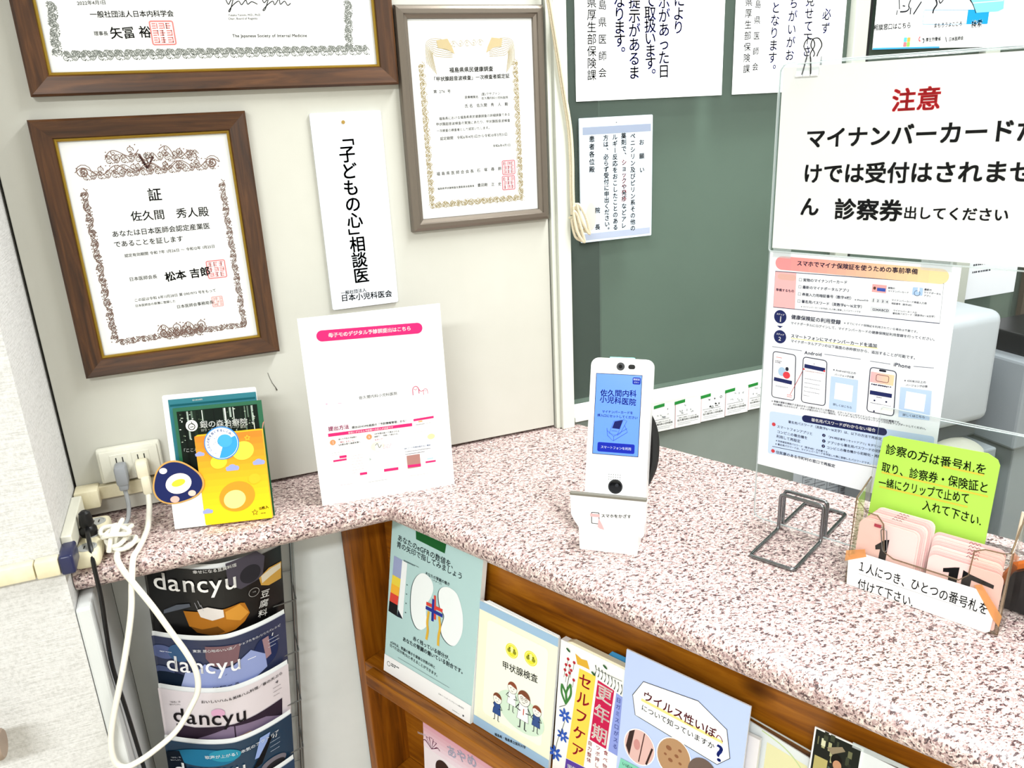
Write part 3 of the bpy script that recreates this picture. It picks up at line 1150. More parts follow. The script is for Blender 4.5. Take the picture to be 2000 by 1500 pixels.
for k in range(26):                                    # trunks and bright gaps of the forest
    x = -.048 + .112 * rnd.random()
    w = rnd.uniform(.0008, .003)
    z1 = .1725
    z0 = z1 - rnd.uniform(.01, .05) if k % 2 else .03
    I.rect((x, z0), (x + w, z1), rnd.choice(('#cfd8cf', '#9aa89e', '#5c6f60')) if k % 2 else rnd.choice(('#0a100c', '#1d2a20', '#16241a')))
for k in range(90):
    x, z = rnd.uniform(-.047, .063), rnd.uniform(.125, .171)
    I.ell((x, z), rnd.uniform(.0005, .0016), rnd.uniform(.0004, .001), rnd.choice(('#b9c6b4', '#66785f', '#2c3b2a', '#dfe6df')), 0, 6)
I.ell((-0.0303, 0.1510), .0085, .0085, '#f1f1ea')
I.ring((-0.0305, 0.1495), .0045, .0013, '#1a1a1a')
I.line([(-0.0303, 0.1572), (-0.0287, 0.1524)], .001, '#1a1a1a')
I.line([(-0.0327, 0.1490), (-0.0276, 0.1492)], .0011, '#1a1a1a')
I.t('銀の森治療院', (-0.0186, 0.1513), (0.0496, 0.1489), '#eef0ee', 0.004)
I.t('はり・きゅう・マッサージ 認定', (-0.0182, 0.1428), (0.0473, 0.1421), '#dfe4df', 0.0)
I.t('「こころ」', (-0.0493, 0.1151), (-0.0194, 0.1142), '#eef0ee', .006)
I.build('printing', t)

# box-shaped packet, orange to yellow, and the plain die-cut tag beside it
t = thing('white_card', 'blank white card standing at the foot of the plaster packet', 'card', lean_at(0, -0.0125, 0.0), lfrz, lftilt)
sheet(t, (-0.0700, 0.0008), (-0.018, 0.070), PAPER, 0.001, 'card')
t = thing('die_cut_tag', 'navy die-cut tag with a cream oval and a tan edge beside the orange packet', 'tag', lean_at(0, -0.0155, 0.0), lfrz, lftilt)
pts = []
for k in range(48):
    a = 2 * PI * k / 48
    r = .0315 + .0022 * math.cos(3 * a + .8)
    pts.append((-.0575 + r * 1.14 * math.cos(a), .0705 + r * 1.02 * math.sin(a)))
mb = MB()
mb.prism(pts, 0, .001, mat('tan_card', '#c99a4e', 0.5))
mb.build('card', t)
I = Ink()
cx, cz = -.0575, .0705
I.poly([(cx + (x - cx) * .93, cz + (z - cz) * .93) for x, z in pts], '#1d2658')
I.ell((cx + .002, cz - .001), .0185, .0150, '#f4e8e2', .25)
I.ell((cx + .002, cz - .000), .0100, .0050, '#f2cf3c', .25)
I.ell((cx - .017, cz + .020), .0055, .0045, '#efe6e0')
I.ell((cx + .019, cz - .0175), .0055, .0045, '#e6c3b8')
I.ell((cx - .006, cz - .024), .0065, .0050, '#d8b0a6')
I.build('printing', t)

t = thing('plaster_packet', 'flat orange and yellow sticking-plaster packet with clouds and stars on the shelf', 'packet', lean_at(0, -0.0115, 0.0), lfrz, lftilt)
PKM = mat('yellow_packet_card', '#f2c21c', 0.35)
mb = MB()
mb.prism(rrect(-.0262, 0.001, .0708, .1370, (0.004, 0.0005, 0.0005, 0.004)), -0.001, 0.0075, PKM)
mb.build('box', t, bevel=0.0006)
I = Ink()
N = 14
for k in range(N):                                     # printed blend from yellow to orange
    f0, f1 = k / N, (k + 1) / N
    z0, z1 = .0015 + .1345 * f0, .0015 + .1345 * f1
    c0, c1 = (0xfb, 0xd4, 0x22), (0xf0, 0x7a, 0x30)
    c = '#%02x%02x%02x' % tuple(int(c0[i] + (c1[i] - c0[i]) * (f0 ** 1.3)) for i in range(3))
    I.rect((-.0258, z0), (.0704, z1), c)
for cx, cz, r in ((-.0215, .109, .0045), (.022, .0835, .0065), (.0605, .088, .006), (-.0205, .022, .005)):
    for dx, q in ((-.9, .55), (0, .9), (.9, .6)):
        I.ell((cx + dx * r, cz + .15 * r * (dx == 0)), r * q, r * q * .8, '#98a0dc')
    I.rect((cx - 1.4 * r, cz - .6 * r), (cx + 1.4 * r, cz), '#98a0dc', r * .3)


def star(c, r, col, w=None):
    p = [(c[0] + (r if k % 2 == 0 else r * .45) * math.sin(PI * k / 5), c[1] + (r if k % 2 == 0 else r * .45) * math.cos(PI * k / 5)) for k in range(10)]
    if w:
        I.line(p + [p[0]], w, col)
    else:
        I.poly(p, col)


star((0.0484, 0.1264), .0042, '#f7d03c', .0009)
star((-0.0215, 0.0730), .003, '#f7d03c', .0007)
star((0.0466, 0.0126), .0046, '#4a3014', .0009)
for c, r, col in (((.040, .108), .016, '#ffe04a'), ((.004, .095), .012, '#ffd93a'), ((.024, .040), .026, '#f0962c'), ((.020, .036), .016, '#fbe08a'), ((.052, .064), .009, '#f7b92c')):
    I.ell(c, r, r * .86, col, .3)
I.t('12枚入', (0.0524, 0.0175), (0.0670, 0.0190), '#2a1a08', .02)
I.lines((0.0549, 0.0124), (0.0672, 0.0077), 1, '#2a1a08', .0011, 3)
I.build('printing', t, -0.0012)
mb = MB()
mb.add([(.0704, -.0008, .136), (.0704, .0080, .136), (.0740, .0075, .148), (.0725, .0010, .146)], [(0, 1, 2, 3), (3, 2, 1, 0)], mat('pink_flap', '#e59a86', 0.5))
mb.build('flap', t)

t = thing('round_badge', 'round blue and white paper badge stuck on the top of the packet', 'badge', lean_at(0.0115, -0.0140, 0.1225), lfrz, lftilt)
mb = MB()
mb.disc((0, 0), .0248, 0, .0011, mat('blue_badge', '#2f86cf', 0.4), 40)
mb.build('disc', t)
I = Ink()
I.ell((0, 0), .0232, .0232, '#eef4fb', 0, 40)
I.poly([(.0225 * math.cos(a), .0225 * math.sin(a)) for a in (PI * (1.42 + k / 20 * .72) for k in range(21))] + [(.004, .003)], '#3d9be0')
for i, c in enumerate('じぶんの町を良くするしくみ'):
    a = math.radians(208 - i * 13.6)
    p = (.0192 * math.cos(a), .0192 * math.sin(a))
    u = (math.cos(a - PI / 2) * .0021, math.sin(a - PI / 2) * .0021)
    I.t(c, (p[0] - u[0], p[1] - u[1]), (p[0] + u[0], p[1] + u[1]), '#24479a', .02)
I.ell((.005, .003), .0105, .0098, '#4aa6e6')
rnd = random.Random(3)
for k in range(26):
    I.ell((-.010 + rnd.uniform(-.004, .008) - .0, rnd.uniform(-.015, .012)), .0006, .0004, rnd.choice(('#3a6ac0', '#555566', '#7aa0d8')), 0, 6)
I.build('printing', t)

# ------------------------------------------------------------------ wall socket, plugs, trunking
t = thing('wall_socket', 'twin wall socket on a raised plate low on the cream wall', 'socket', (-0.148, 0, 1.008))
mb = MB()
mb.bbox((-.0445, -.014, 0), (.0445, -.0002, .0555), .004, OUTLET_PLASTIC)
mb.build('back_box', t, smooth=True)
mb = MB()
mb.bbox((-.0405, -.018, .0035), (.0405, -.013, .052), .0018, OUTLET_PLASTIC)
mb.build('face_plate', t, smooth=True)
for x in (-.0265, .0035):
    mb = MB()
    mb.bbox((x, -.0188, .010), (x + .025, -.0175, .046), .0006, OUTLET_PLASTIC)
    for z in (.019, .037):
        for d in (.008, .017):
            mb.box((x + d, -.0192, z - .004), (x + d + .0014, -.0187, z + .004), BLACK_PLASTIC)
    mb.build('outlet', t)

GREYPLUG = mat('grey_rubber_plug', '#8b8e92', 0.5)
GREYCORD = mat('grey_cord', '#9a9da0', 0.5)
IVORY = mat('ivory_cord', '#e9e6da', 0.45)
t = thing('power_plug', 'grey plug and flex in the left outlet of the wall socket', 'plug', (-0.161, -0.019, 1.031))
mb = MB()
mb.bbox((-.0085, -.026, -.020), (.0085, 0, .012), .0045, GREYPLUG)
mb.bbox((-.0065, -.024, -.028), (.0065, -.008, -.016), .003, GREYPLUG)
mb.build('plug_body', t, smooth=True)
mb = MB()
mb.tube(smooth_path([(0, -.016, -.026), (.001, -.018, -.045), (0, -.020, -.060), (-.004, -.028, -.0735), (-.012, -.046, -.0765)], 8), .0032, GREYCORD)
mb.build('cord', t, smooth=True)

# long white flex: plug, hanging loop below the worktop, knot of spare flex on the shelf
t = thing('extension_cord', 'white flex from the right outlet looping down past the worktop edge to a tangled bundle', 'cord', (-0.131, -0.019, 1.030))
O = Vector((-0.131, -0.019, 1.030))
mb = MB()
mb.bbox((-.0095, -.022, -.014), (.0080, 0, .013), .004, mat('cream_plug', '#e6dfc6', 0.4))
mb.bbox((-.0060, -.026, -.040), (.0080, -.009, -.010), .0045, mat('cream_plug', '#e6dfc6', 0.4))
mb.build('plug_body', t, smooth=True)
path = [(-.130, -.038, .992), (-.131, -.055, .975), (-.1345, -.085, .9605), (-.139, -.115, .958), (-.146, -.145, .956), (-.153, -.163, .9515), (-.159, -.178, .925), (-.168, -.190, .880), (-.190, -.197, .809),
        (-.2176, -.197, .7305), (-.2287, -.197, .689), (-.230, -.197, .6575), (-.2219, -.198, .643), (-.2068, -.199, .6434), (-.1783, -.199, .6556), (-.1427, -.199, .6794), (-.1155, -.199, .7157), (-.1035, -.199, .739),
        (-.1009, -.199, .7698), (-.1079, -.199, .8032), (-.1218, -.197, .8424), (-.1377, -.193, .8854), (-.156, -.182, .922), (-.166, -.172, .938), (-.173, -.160, .9545), (-.172, -.135, .9575), (-.170, -.120, .958)]
mb = MB()
mb.tube([Vector(p) - O for p in smooth_path(path, 8)], .0043, IVORY, seg=10, flat=1.0)
mb.build('cord', t, smooth=True)
mb = MB()
rnd = random.Random(11)
for k in range(5):
    c = Vector((-.167 + rnd.uniform(-.006, .008), -.128 + rnd.uniform(-.010, .014), .9585 + .0062 * k))
    ax, ay, ph = rnd.uniform(.013, .021), rnd.uniform(.010, .018), rnd.uniform(0, 6)
    pts = [c + Vector((ax * math.cos(a + ph), ay * math.sin(a + ph), .003 * math.sin(2 * a + ph))) - O for a in (2 * PI * q / 20 for q in range(20))]
    mb.tube(pts, .0033, IVORY, closed=True, seg=8)
mb.tube([Vector(p) - O for p in smooth_path([(-.183, -.148, .962), (-.178, -.146, .978), (-.172, -.128, .990), (-.168, -.110, .978), (-.168, -.104, .960)], 6)], .0034, IVORY)
mb.tube([Vector(p) - O for p in smooth_path([(-.176, -.142, .962), (-.170, -.136, .984), (-.162, -.120, .9925), (-.166, -.108, .985)], 6)], .0034, IVORY)
mb.build('coiled_bundle', t, smooth=True)

t = thing('cable_trunking', 'yellowed plastic cable trunking running round the corner at socket height', 'trunking', (-0.21, 0, 0.984))
mb = MB()
mb.bbox((-.0185, -.013, 0.0), (.106, -.0003, .0215), .0015, CREAM_PLASTIC)
mb.build('wall_run', t)
mb = MB()
mb.bbox((-.0205, -.032, -.004), (.012, -.0003, .0245), .002, CREAM_PLASTIC)
mb.build('inner_corner', t, smooth=True)
mb = MB()
mb.bbox((-.0232, -.165, -.006), (-.0095, -.034, .022), .0015, mat('white_trunking', '#dcdacb', 0.4))
mb.build('return_run', t)
mb = MB()
mb.bbox((-.052, -.2035, -.014), (-.0235, -.1873, .011), .003, CREAM_PLASTIC)
mb.bbox((-.3, -.2020, -.013), (-.053, -.1873, .010), .002, CREAM_PLASTIC)
mb.build('front_run', t, smooth=True)
mb = MB()
mb.bbox((-.0235, -.2050, -.015), (-.0060, -.160, .013), .004, mat('navy_corner_cap', '#23274a', 0.3), 3)
o = mb.build('outer_corner_cap', t, smooth=True)
o['label'] = 'navy blue corner cap'

# cream power tap with the black plug
t = thing('power_tap', 'cream plastic power tap with round outlets lying at the left end of the shelf', 'power strip', (-0.2055, -0.103, 0.9503), -4)
mb = MB()
mb.bbox((-.0165, -.062, 0), (.0165, .058, .024), .007, CREAM_PLASTIC, 3)
mb.build('body', t, smooth=True)
for y in (-.042, -.003, .036):
    mb = MB()
    mb.lathe([(.0128, .0235), (.0128, .0246), (.0105, .0250), (.010, .0243)], mat('grey_outlet_ring', '#a7a8a6', 0.35), Matrix.Translation((0, y, 0)), 20)
    for x in (-.004, .003):
        mb.box((x, y - .004, .0240), (x + .0014, y + .004, .0249), BLACK_PLASTIC)
    mb.build('outlet', t)
t = thing('black_plug', 'black plug and flex pushed into the power tap and trailing over the edge', 'plug', (-0.2085, -0.1075, 0.9755))
mb = MB()
mb.lathe([(.0105, 0), (.0120, .004), (.0115, .010), (.0085, .014), (.0095, .018), (.0085, .027), (.0075, .034), (.004, .037)], BLACK_PLASTIC, None, 18)
mb.build('plug_body', t, smooth=True)
mb = MB()
O = Vector((-0.2085, -0.1075, 0.9755))
mb.tube([Vector(p) - O for p in smooth_path([(-.2075, -.116, .988), (-.2055, -.135, .986), (-.202, -.158, .974), (-.2015, -.168, .950), (-.2020, -.170, .905), (-.2060, -.169, .850), (-.2090, -.168, .790), (-.2075, -.155, .700), (-.205, -.140, .55)], 8)], .0030, BLACK_PLASTIC)
mb.build('cord', t, smooth=True)

# dark scratch on the wall beside the leaflets
mb = MB()
P0 = [(0.0711, 1.1404), (0.0730, 1.1314), (0.0757, 1.1223), (0.0795, 1.1147), (0.0811, 1.1092)]
mb.tube([(x, -.0004, z) for x, z in P0], [.0003, .0003, .0004, .0005, .0011], mat('dark_scuff', '#3a362f', 0.8), seg=6)
tag(mb.build('wall_scuff'), 'thin dark scuff mark on the cream wall right of the green leaflets', 'scuff')


# ------------------------------------------------------------------ card reader terminal on the long counter
TE = ((0.4685, -0.4072, 0.9500), -38.56, 18.00)
GLOSSW = mat('glossy_white_shell', '#f3f4f4', 0.28, 0, 0.5)
TH = ((0.4467, -0.4346, 0.9500), -38.56, 0.00)
rd = thing('card_reader', 'white upright card reader terminal with a blue touch screen on the counter', 'card reader', TH[0], TH[1])
# everything on the leaning body is built in the body's own frame and carried into the reader's frame
_a = Matrix.Translation(Vector(TH[0])) @ Matrix.Rotation(math.radians(TH[1]), 4, 'Z')
_b = Matrix.Translation(Vector(TE[0])) @ Matrix.Rotation(math.radians(TE[1]), 4, 'Z') @ Matrix.Rotation(-math.radians(TE[2]), 4, 'X')
BODY = _a.inverted() @ _b


def on_body(o):
    o.matrix_local = BODY
    return o


mb = MB()
mb.prism(rrect(-.0425, .006, .0425, .2505, (.004, .004, .011, .011), 6), 0, .024, GLOSSW)
on_body(mb.build('shell', rd, bevel=0.003, seg=3))
mb = MB()
mb.prism(rrect(-.0385, .098, .0385, .2365, .001), -.0008, .0005, GLOSSW)
on_body(mb.build('front_bezel', rd, bevel=0.0005))
mb = MB()
mb.prism(rrect(-.0375, .008, .0375, .0935, .002), -.0012, .0005, mat('white_lower_shell', '#eceded', 0.35))
on_body(mb.build('lower_panel', rd, bevel=0.0008))
SCREEN = mat('lit_blue_screen', '#4a78dc', 0.25, 0, 0.5, '#5f90f4', 0.28)
mb = MB()
mb.box((-.0345, -.0012, .1165), (.0295, -.0007, .2290), mat('black_screen_border', '#15181f', 0.2))
mb.box((-.0337, -.0015, .1173), (.0287, -.0011, .2282), SCREEN)
scr = on_body(mb.build('screen', rd))
I = Ink()
NV = '#10208a'
I.t('佐久間内科', (-0.0273, 0.2018), (0.0230, 0.2033), NV, .012)
I.t('小児科医院', (-0.0276, 0.1933), (0.0229, 0.1913), NV, .012)
I.t('マイナンバーカードを', (-0.0238, 0.1761), (0.0195, 0.1767), NV, .01)
I.t('挿入口にセットしてください', (-0.0300, 0.1707), (0.0261, 0.1704), NV, .01)
I.rect((.0165, .2160), (.0275, .2255), '#1b2f9c', .002)
I.t('顔認証', (.0175, .2228), (.0265, .2228), '#dfe8ff', .01)
I.t('ボタン', (.0185, .2187), (.0255, .2187), '#dfe8ff', .01)
I.rect((-.0275, .1205), (.0240, .1335), '#1526a0', .0022)
I.t('スマートフォンを利用', (-.0230, .1270), (.0195, .1270), '#e4ebff', .01)
LB = '#2c47b4'
I.poly([(-0.0053, 0.1634), (0.0059, 0.1663), (0.0023, 0.1533), (-0.0084, 0.1540)], '#141c58')
I.line([(-0.0061, 0.1641), (0.0066, 0.1670), (-0.0008, 0.1446), (-0.0123, 0.1466), (-0.0061, 0.1641)], .0005, LB)
I.line([(-0.0155, 0.1535), (-0.0143, 0.1436), (-0.0061, 0.1364), (0.0131, 0.1498), (0.0084, 0.1594)], .0006, LB)
I.line([(-0.0146, 0.1500), (-0.0057, 0.1428), (-0.0054, 0.1371)], .0005, LB)
I.line([(-0.0057, 0.1428), (0.0122, 0.1547)], .0005, LB)
I.line([(0.0066, 0.1670), (0.0116, 0.1653), (0.0033, 0.1477), (-0.0008, 0.1446)], .0005, LB)
I.line([(-0.0089, 0.1504), (-0.0011, 0.1502)], .0005, LB)
on_body(I.build('screen_graphics', rd, -.0016))
mb = MB()
mb.disc((-.0010, .2425 - .003), .0056, -.0012, .0005, BLACK_PLASTIC, 24)
mb.disc((-.0010, .2395), .0040, -.0022, -.0010, mat('dark_lens_ring', '#2a2c30', 0.25, 0.3), 24)
mb.disc((-.0010, .2395), .0026, -.0025, -.0020, mat('lens_glass', '#040406', 0.08), 20)
on_body(mb.build('camera_lens', rd))
mb = MB()
mb.prism(rrect(.0095, .2362, .0190, .2428, .0032), -.0008, .0005, mat('sensor_window', '#050506', 0.15))
on_body(mb.build('sensor_window', rd))
mb = MB()
mb.bbox((-.017, .001, .2490), (.017, .010, .2522), .001, mat('cyan_status_light', '#8ff0ea', 0.3, 0, 0.4, '#5fe8de', 0.8))
on_body(mb.build('status_light', rd))
mb = MB()
for i in range(6):
    for j in range(3):
        mb.disc((-.0095 + i * .0031, .0905 - .0034 * (j + .2)), .0006, -.0014, -.0008, BLACK_PLASTIC, 8)
on_body(mb.build('speaker_grille', rd))
mb = MB()
mb.disc((0.0002, .0735), .0100, -.0018, .0, BLACK_PLASTIC, 30)
mb.disc((0.0002, .0735), .0082, -.0024, -.0016, mat('lens_glass', '#040406', 0.08), 28)
mb.disc((0.0022, .0755), .0024, -.0026, -.0022, mat('dark_lens_ring', '#2a2c30', 0.25, 0.3), 16)
on_body(mb.build('reader_lens', rd))
# holder in front of the body: wide plate that narrows to the foot
ol = [(-.039, 0), (.039, 0), (.0405, .030), (.0465, .040), (.0500, .052), (.0503, .081), (-.0508, .081), (-.0500, .052), (-.0465, .044), (-.0400, .034)]
mb = MB()
mb.prism(ol, 0, .0045, GLOSSW)
mb.build('holder_plate', rd, bevel=0.0012)
mb = MB()
mb.slab([(-.0390, .0045), (.0390, .0045), (.0390, .060), (-.0390, .060)], 0, .020, GLOSSW)
mb.slab([(-.0390, .0045), (-.0350, .0045), (-.0350, .030), (-.0390, .030)], .020, .058, GLOSSW)
mb.slab([(.0350, .0045), (.0390, .0045), (.0390, .030), (.0350, .030)], .020, .058, GLOSSW)
mb.build('base', rd, bevel=0.0015)
mb = MB()
mb.bbox((-.0512, -.0008, .0805), (.0507, .0055, .0848), .0012, mat('taupe_rubber_lip', '#77746a', 0.5))
mb.build('rubber_lip', rd)
mb = MB()
mb.tube(smooth_path([(.036, .116, .160), (.042, .116, .140), (.0455, .110, .115), (.0455, .098, .085), (.038, .086, .060)], 6), [.003 + .005 * math.sin(PI * k / 24) for k in range(25)], BLACK_PLASTIC)
mb.build('rear_stay', rd, smooth=True)
I = Ink()
I.rect((-.0225, .0410), (-.0115, .0585), '#22242a', .0016)
I.rect((-.0215, .0420), (-.0125, .0575), '#e9eaee', .001)
I.rect((-.0240, .0515), (-.0110, .0560), '#efb2b4', .001)
I.poly([(-.0140, .0370), (-.0125, .0500), (-.0075, .0400), (-.0050, .0335), (-.0110, .0345)], '#efb2b4')
I.t('スマホをかざす', (-0.0092, 0.0542), (0.0309, 0.0573), BK, .016)
I.build('lettering', rd, -.0002)

# ------------------------------------------------------------------ chrome wire foot of the clear panel
wf = thing('wire_foot', 'chrome wire foot that grips the bottom of the clear panel', 'stand', (0.7048, -0.5095, ZC), RZC)
HW = .0295
r = .0025
zb = r
back, front = .088, -.0950
mb = MB()
for a0, b0, nm in ((-.0066, front, 1), (.0068, back, -1)):
    pts = [(-HW, a0, zb + .0), (-HW, b0, zb), (HW, b0, zb), (HW, a0, zb)]
    mb.tube(fillet([(-HW, a0, .040), (-HW, a0, zb), (-HW, b0, zb), (HW, b0, zb), (HW, a0, zb), (HW, a0, .040), (HW, a0, .0555), (-HW, a0, .0555)], .006, 5, True), r, CHROME, closed=True, seg=10)
    mb.build('wire_hoop', wf, smooth=True)
    mb = MB()

# ------------------------------------------------------------------ clear acrylic panel parallel to the long counter
ap = thing('acrylic_panel', 'large clear acrylic screen standing on the long counter in a wire foot', 'screen', ((0.6721, -0.4488, 0.9560), -62.83, 0.00)[0], RZC)
mb = MB()
op = rrect(0, 0, .318, .600, .011, 6)
mb.prism(op, 0, .003, CLEAR, None, CLEAR_EDGE)
mb.build('sheet', ap)
mb = MB()
mb.tube([(x, .0015, z) for x, z in op], .0011, CLEAR_EDGE, closed=True, seg=6)
mb.build('polished_edge', ap)

AC = lambda u, w, n=0.0: Vector(((0.6721, -0.4488, 0.9560), -62.83, 0.00)[0]) + CDIR * u + CN * n + Vector((0, 0, w))
# white notice in a clear hard case, clipped to the top of the panel
t = thing('notice', 'large white notice with a red heading in a clear case clipped to the acrylic screen', 'notice', AC(.158, .378, -.006), RZC)
x0, x1, z0, z1 = -.152, .152, .006, .217
sheet(t, (x0, z0), (x1, z1), mat('bright_notice_paper', '#fdfdfd', 0.6, 0, 0.2), .0004)
mb = MB()
op = rrect(x0 - .004, z0 - .004, x1 + .004, z1 + .003, .003)
mb.add([(x, -.0010, z) for x, z in op], [list(range(len(op)))], CLEAR)
mb.tube([(x, -.0004, z) for x, z in op], .0009, CLEAR_EDGE, closed=True, seg=6)
mb.build('clear_case', t)
I = Ink()


def T0(p):
    return (p[0] - .158, p[1] - .378)


RD = '#d3232c'
I.t('注意', T0((0.1308, 0.5533)), T0((0.1807, 0.5544)), RD, .022)
I.t('マイナンバーカードだ', T0((0.0386, 0.5148)), T0((0.2771, 0.5213)), BK, .024)
I.t('けでは受付はされませ', T0((0.0385, 0.4750)), T0((0.2765, 0.4806)), BK, .024)
I.t('ん', T0((0.0376, 0.4364)), T0((0.0613, 0.4368)), BK, .024)
I.t('診察券', T0((0.0790, 0.4352)), T0((0.1550, 0.4362)), BK, .024)
I.t('出してください', T0((0.1557, 0.4345)), T0((0.2588, 0.4366)), BK, .020)
I.build('lettering', t, -.0002)

# binder clip
t = thing('binder_clip', 'white binder clip with black wire handles on the top edge of the acrylic screen', 'clip', AC(.0355, .584, -.0075), RZC)
mb = MB()
CW = mat('white_clip_steel', '#dfe3e4', 0.35, 0.0, 0.5)
for k in range(3):
    xa = -.0130 + k * .0090
    mb.add([(xa, -.0012, 0), (xa + .0080, -.0012, 0), (xa + .0080, .0045, .0195), (xa, .0045, .0195)], [(0, 1, 2, 3)], CW)
mb.add([(-.0130, -.0005, .0015), (.0130, -.0005, .0015), (.0130, .0047, .0205), (-.0130, .0047, .0205), (.0130, .0075, .0205), (-.0130, .0075, .0205), (-.0130, .0120, .0015), (.0130, .0120, .0015)], [(0, 1, 2, 3), (3, 2, 4, 5), (5, 4, 7, 6)], CW)
for k in range(3):
    xa = -.0130 + k * .0090
    mb.tube([(xa, -.0012, .0005), (xa + .0080, -.0012, .0005)], .0013, CW)
mb.build('clip_body', t)
for yy, dx in ((-.0012, -.0012), (.0122, .0060)):
    mb = MB()
    mb.tube(smooth_path([(-.0052 + dx * .4, yy, .001), (-.0030 + dx * .6, yy * .4 + .003, .016), (-.0020 + dx, yy * .3 + .004, .024), (-.0062 + dx, yy * .2 + .004, .032), (-.0040 + dx, .004, .0385), (dx, .004, .0400), (.0040 + dx, .004, .0385), (.0062 + dx, yy * .2 + .004, .032), (.0020 + dx, yy * .3 + .004, .024), (.0030 + dx * .6, yy * .4 + .003, .016), (.0052 + dx * .4, yy, .001)], 5), .0007, BLACK_PLASTIC)
    mb.build('wire_handle', t, smooth=True)

# smartphone guide hanging from two strips of frosted tape
t = thing('guide_poster', 'white guide poster with a pink title bar taped to the acrylic screen under the notice', 'poster', AC(.110, .080, -.004), RZC)
sheet(t, (-.107, .005), (.111, .300), PAPER_COOL, .0003)
mb = MB()
for xa, xb in ((-.103, -.080), (.070, .102)):
    mb = MB()
    mb.box((xa, -.0008, .292), (xb, -.0006, .312), TAPE)
    mb.build('tape_strip', t)


def T1(p):
    return (p[0] - .110, p[1] - .080)


I = Ink()
INK = '#22264a'
N = 16
a, b = T1((0.0193, 0.3655)), T1((0.2010, 0.3665))
for k in range(N):
    f = k / (N - 1)
    c = [int(p + (q - p) * f) for p, q in zip((0xec, 0x96, 0x98), (0xf8, 0xd9, 0xa4))]
    c = '#%02x%02x%02x' % tuple(c)
    x0 = a[0] + (b[0] - a[0]) * k / N
    x1 = a[0] + (b[0] - a[0]) * (k + 1) / N + .0004
    zz = a[1] + (b[1] - a[1]) * (k + .5) / N
    if k == 0:
        I.ell((x0, a[1]), .0085, .0085, c)
    if k == N - 1:
        I.ell((x1, b[1]), .0085, .0085, c)
    I.rect((x0, zz - .0085), (x1, zz + .0085), c)
I.t('スマホでマイナ保険証を使うための事前準備', T1((0.0382, 0.3672)), T1((0.1779, 0.3695)), INK, .02)
I.build('title_bar', t, -.0002)
I = Ink()
fr = [T1(p) for p in ((0.0114, 0.3544), (0.2056, 0.3589), (0.2068, 0.3133), (0.0116, 0.3080))]
I.poly([fr[0], T1((0.0385, 0.3550)), T1((0.0398, 0.3088)), fr[3]], '#f0b4b6')
I.line(fr + [fr[0]], .0008, INK)
I.rect(T1((0.0149, 0.3521)), T1((0.0386, 0.3447)), '#dcaea4', .005)
I.t('準備するもの', T1((0.0136, 0.3309)), T1((0.0375, 0.3316)), INK, .02)
for s, p, q in (('実物のマイナンバーカード', (0.0475, 0.3469), (0.1015, 0.3493)), ('最新のマイナポータルアプリ', (0.0475, 0.3379), (0.1048, 0.3397)), ('券面入力用暗証番号（数字4桁）', (0.0476, 0.3288), (0.1104, 0.3309)), ('署名用パスワード（英数字6〜16文字）', (0.0476, 0.3197), (0.1237, 0.3219))):
    p, q = T1(p), T1(q)
    I.t(s, p, q, INK, .012)
    I.frame((p[0] - .0048, p[1] - .0016), (p[0] - .0016, p[1] + .0016), .0005, INK)
I.t('※iPhoneのみ', T1((0.1117, 0.3295)), T1((0.1276, 0.3302)), INK, .01)
I.t('※マイナンバーカードを作成した人等に登録したパスワードです', T1((0.0474, 0.3131)), T1((0.1202, 0.3155)), INK, 0)
I.rect(T1((0.1303, 0.3504)), T1((0.1461, 0.3412)), '#e2a3a4')
I.rect(T1((0.1359, 0.3468)), T1((0.1454, 0.3429)), '#3b57b0')
I.ell(T1((0.1331, 0.3459)), .0016, .0018, '#5a3b32')
I.t('実物の', T1((0.1477, 0.3477)), T1((0.1556, 0.3480)), INK, .01)
I.t('マイナンバーカード', T1((0.1481, 0.3442)), T1((0.1709, 0.3446)), INK, .01)
I.rect(T1((0.1745, 0.3515)), T1((0.1853, 0.3427)), '#a9c7ee', .001)
I.ring(T1((0.1796, 0.3450)), .0030, .0006, '#50607a')
I.ell(T1((0.1807, 0.3492)), .0010, .0028, '#f5f7fa')
I.t('最新の', T1((0.1866, 0.3502)), T1((0.1945, 0.3502)), INK, .01)
I.t('マイナポータル', T1((0.1864, 0.3469)), T1((0.2044, 0.3466)), INK, .01)
I.t('アプリ', T1((0.1868, 0.3431)), T1((0.1943, 0.3431)), INK, .01)
for c, n in (((0.1328, 0.3314), '1'), ((0.1383, 0.3314), '2'), ((0.1437, 0.3315), '3'), ((0.1486, 0.3314), '4')):
    c = T1(c)
    I.rect((c[0] - .0023, c[1] - .0026), (c[0] + .0023, c[1] + .0026), '#d4d8de', .0006)
    I.t(n, (c[0] - .001, c[1]), (c[0] + .001, c[1]), INK, .02)
I.t('マイナンバーカード券面入力用', T1((0.1531, 0.3341)), T1((0.1910, 0.3345)), INK, .005)
I.t('暗証番号（数字4桁）', T1((0.1535, 0.3302)), T1((0.1774, 0.3304)), INK, .005)
I.bar(T1((0.1309, 0.3206)), T1((0.1528, 0.3209)), .0056, '#d4d8de')
I.t('1234ABCD', T1((0.1327, 0.3205)), T1((0.1516, 0.3211)), INK, .02)
I.t('マイナンバーカードの', T1((0.1561, 0.3220)), T1((0.1821, 0.3226)), INK, .005)
I.t('署名用パスワード（英数字6〜16文字）', T1((0.1559, 0.3186)), T1((0.2028, 0.3205)), INK, .005)
I.build('checklist_box', t, -.0002)
I = Ink()
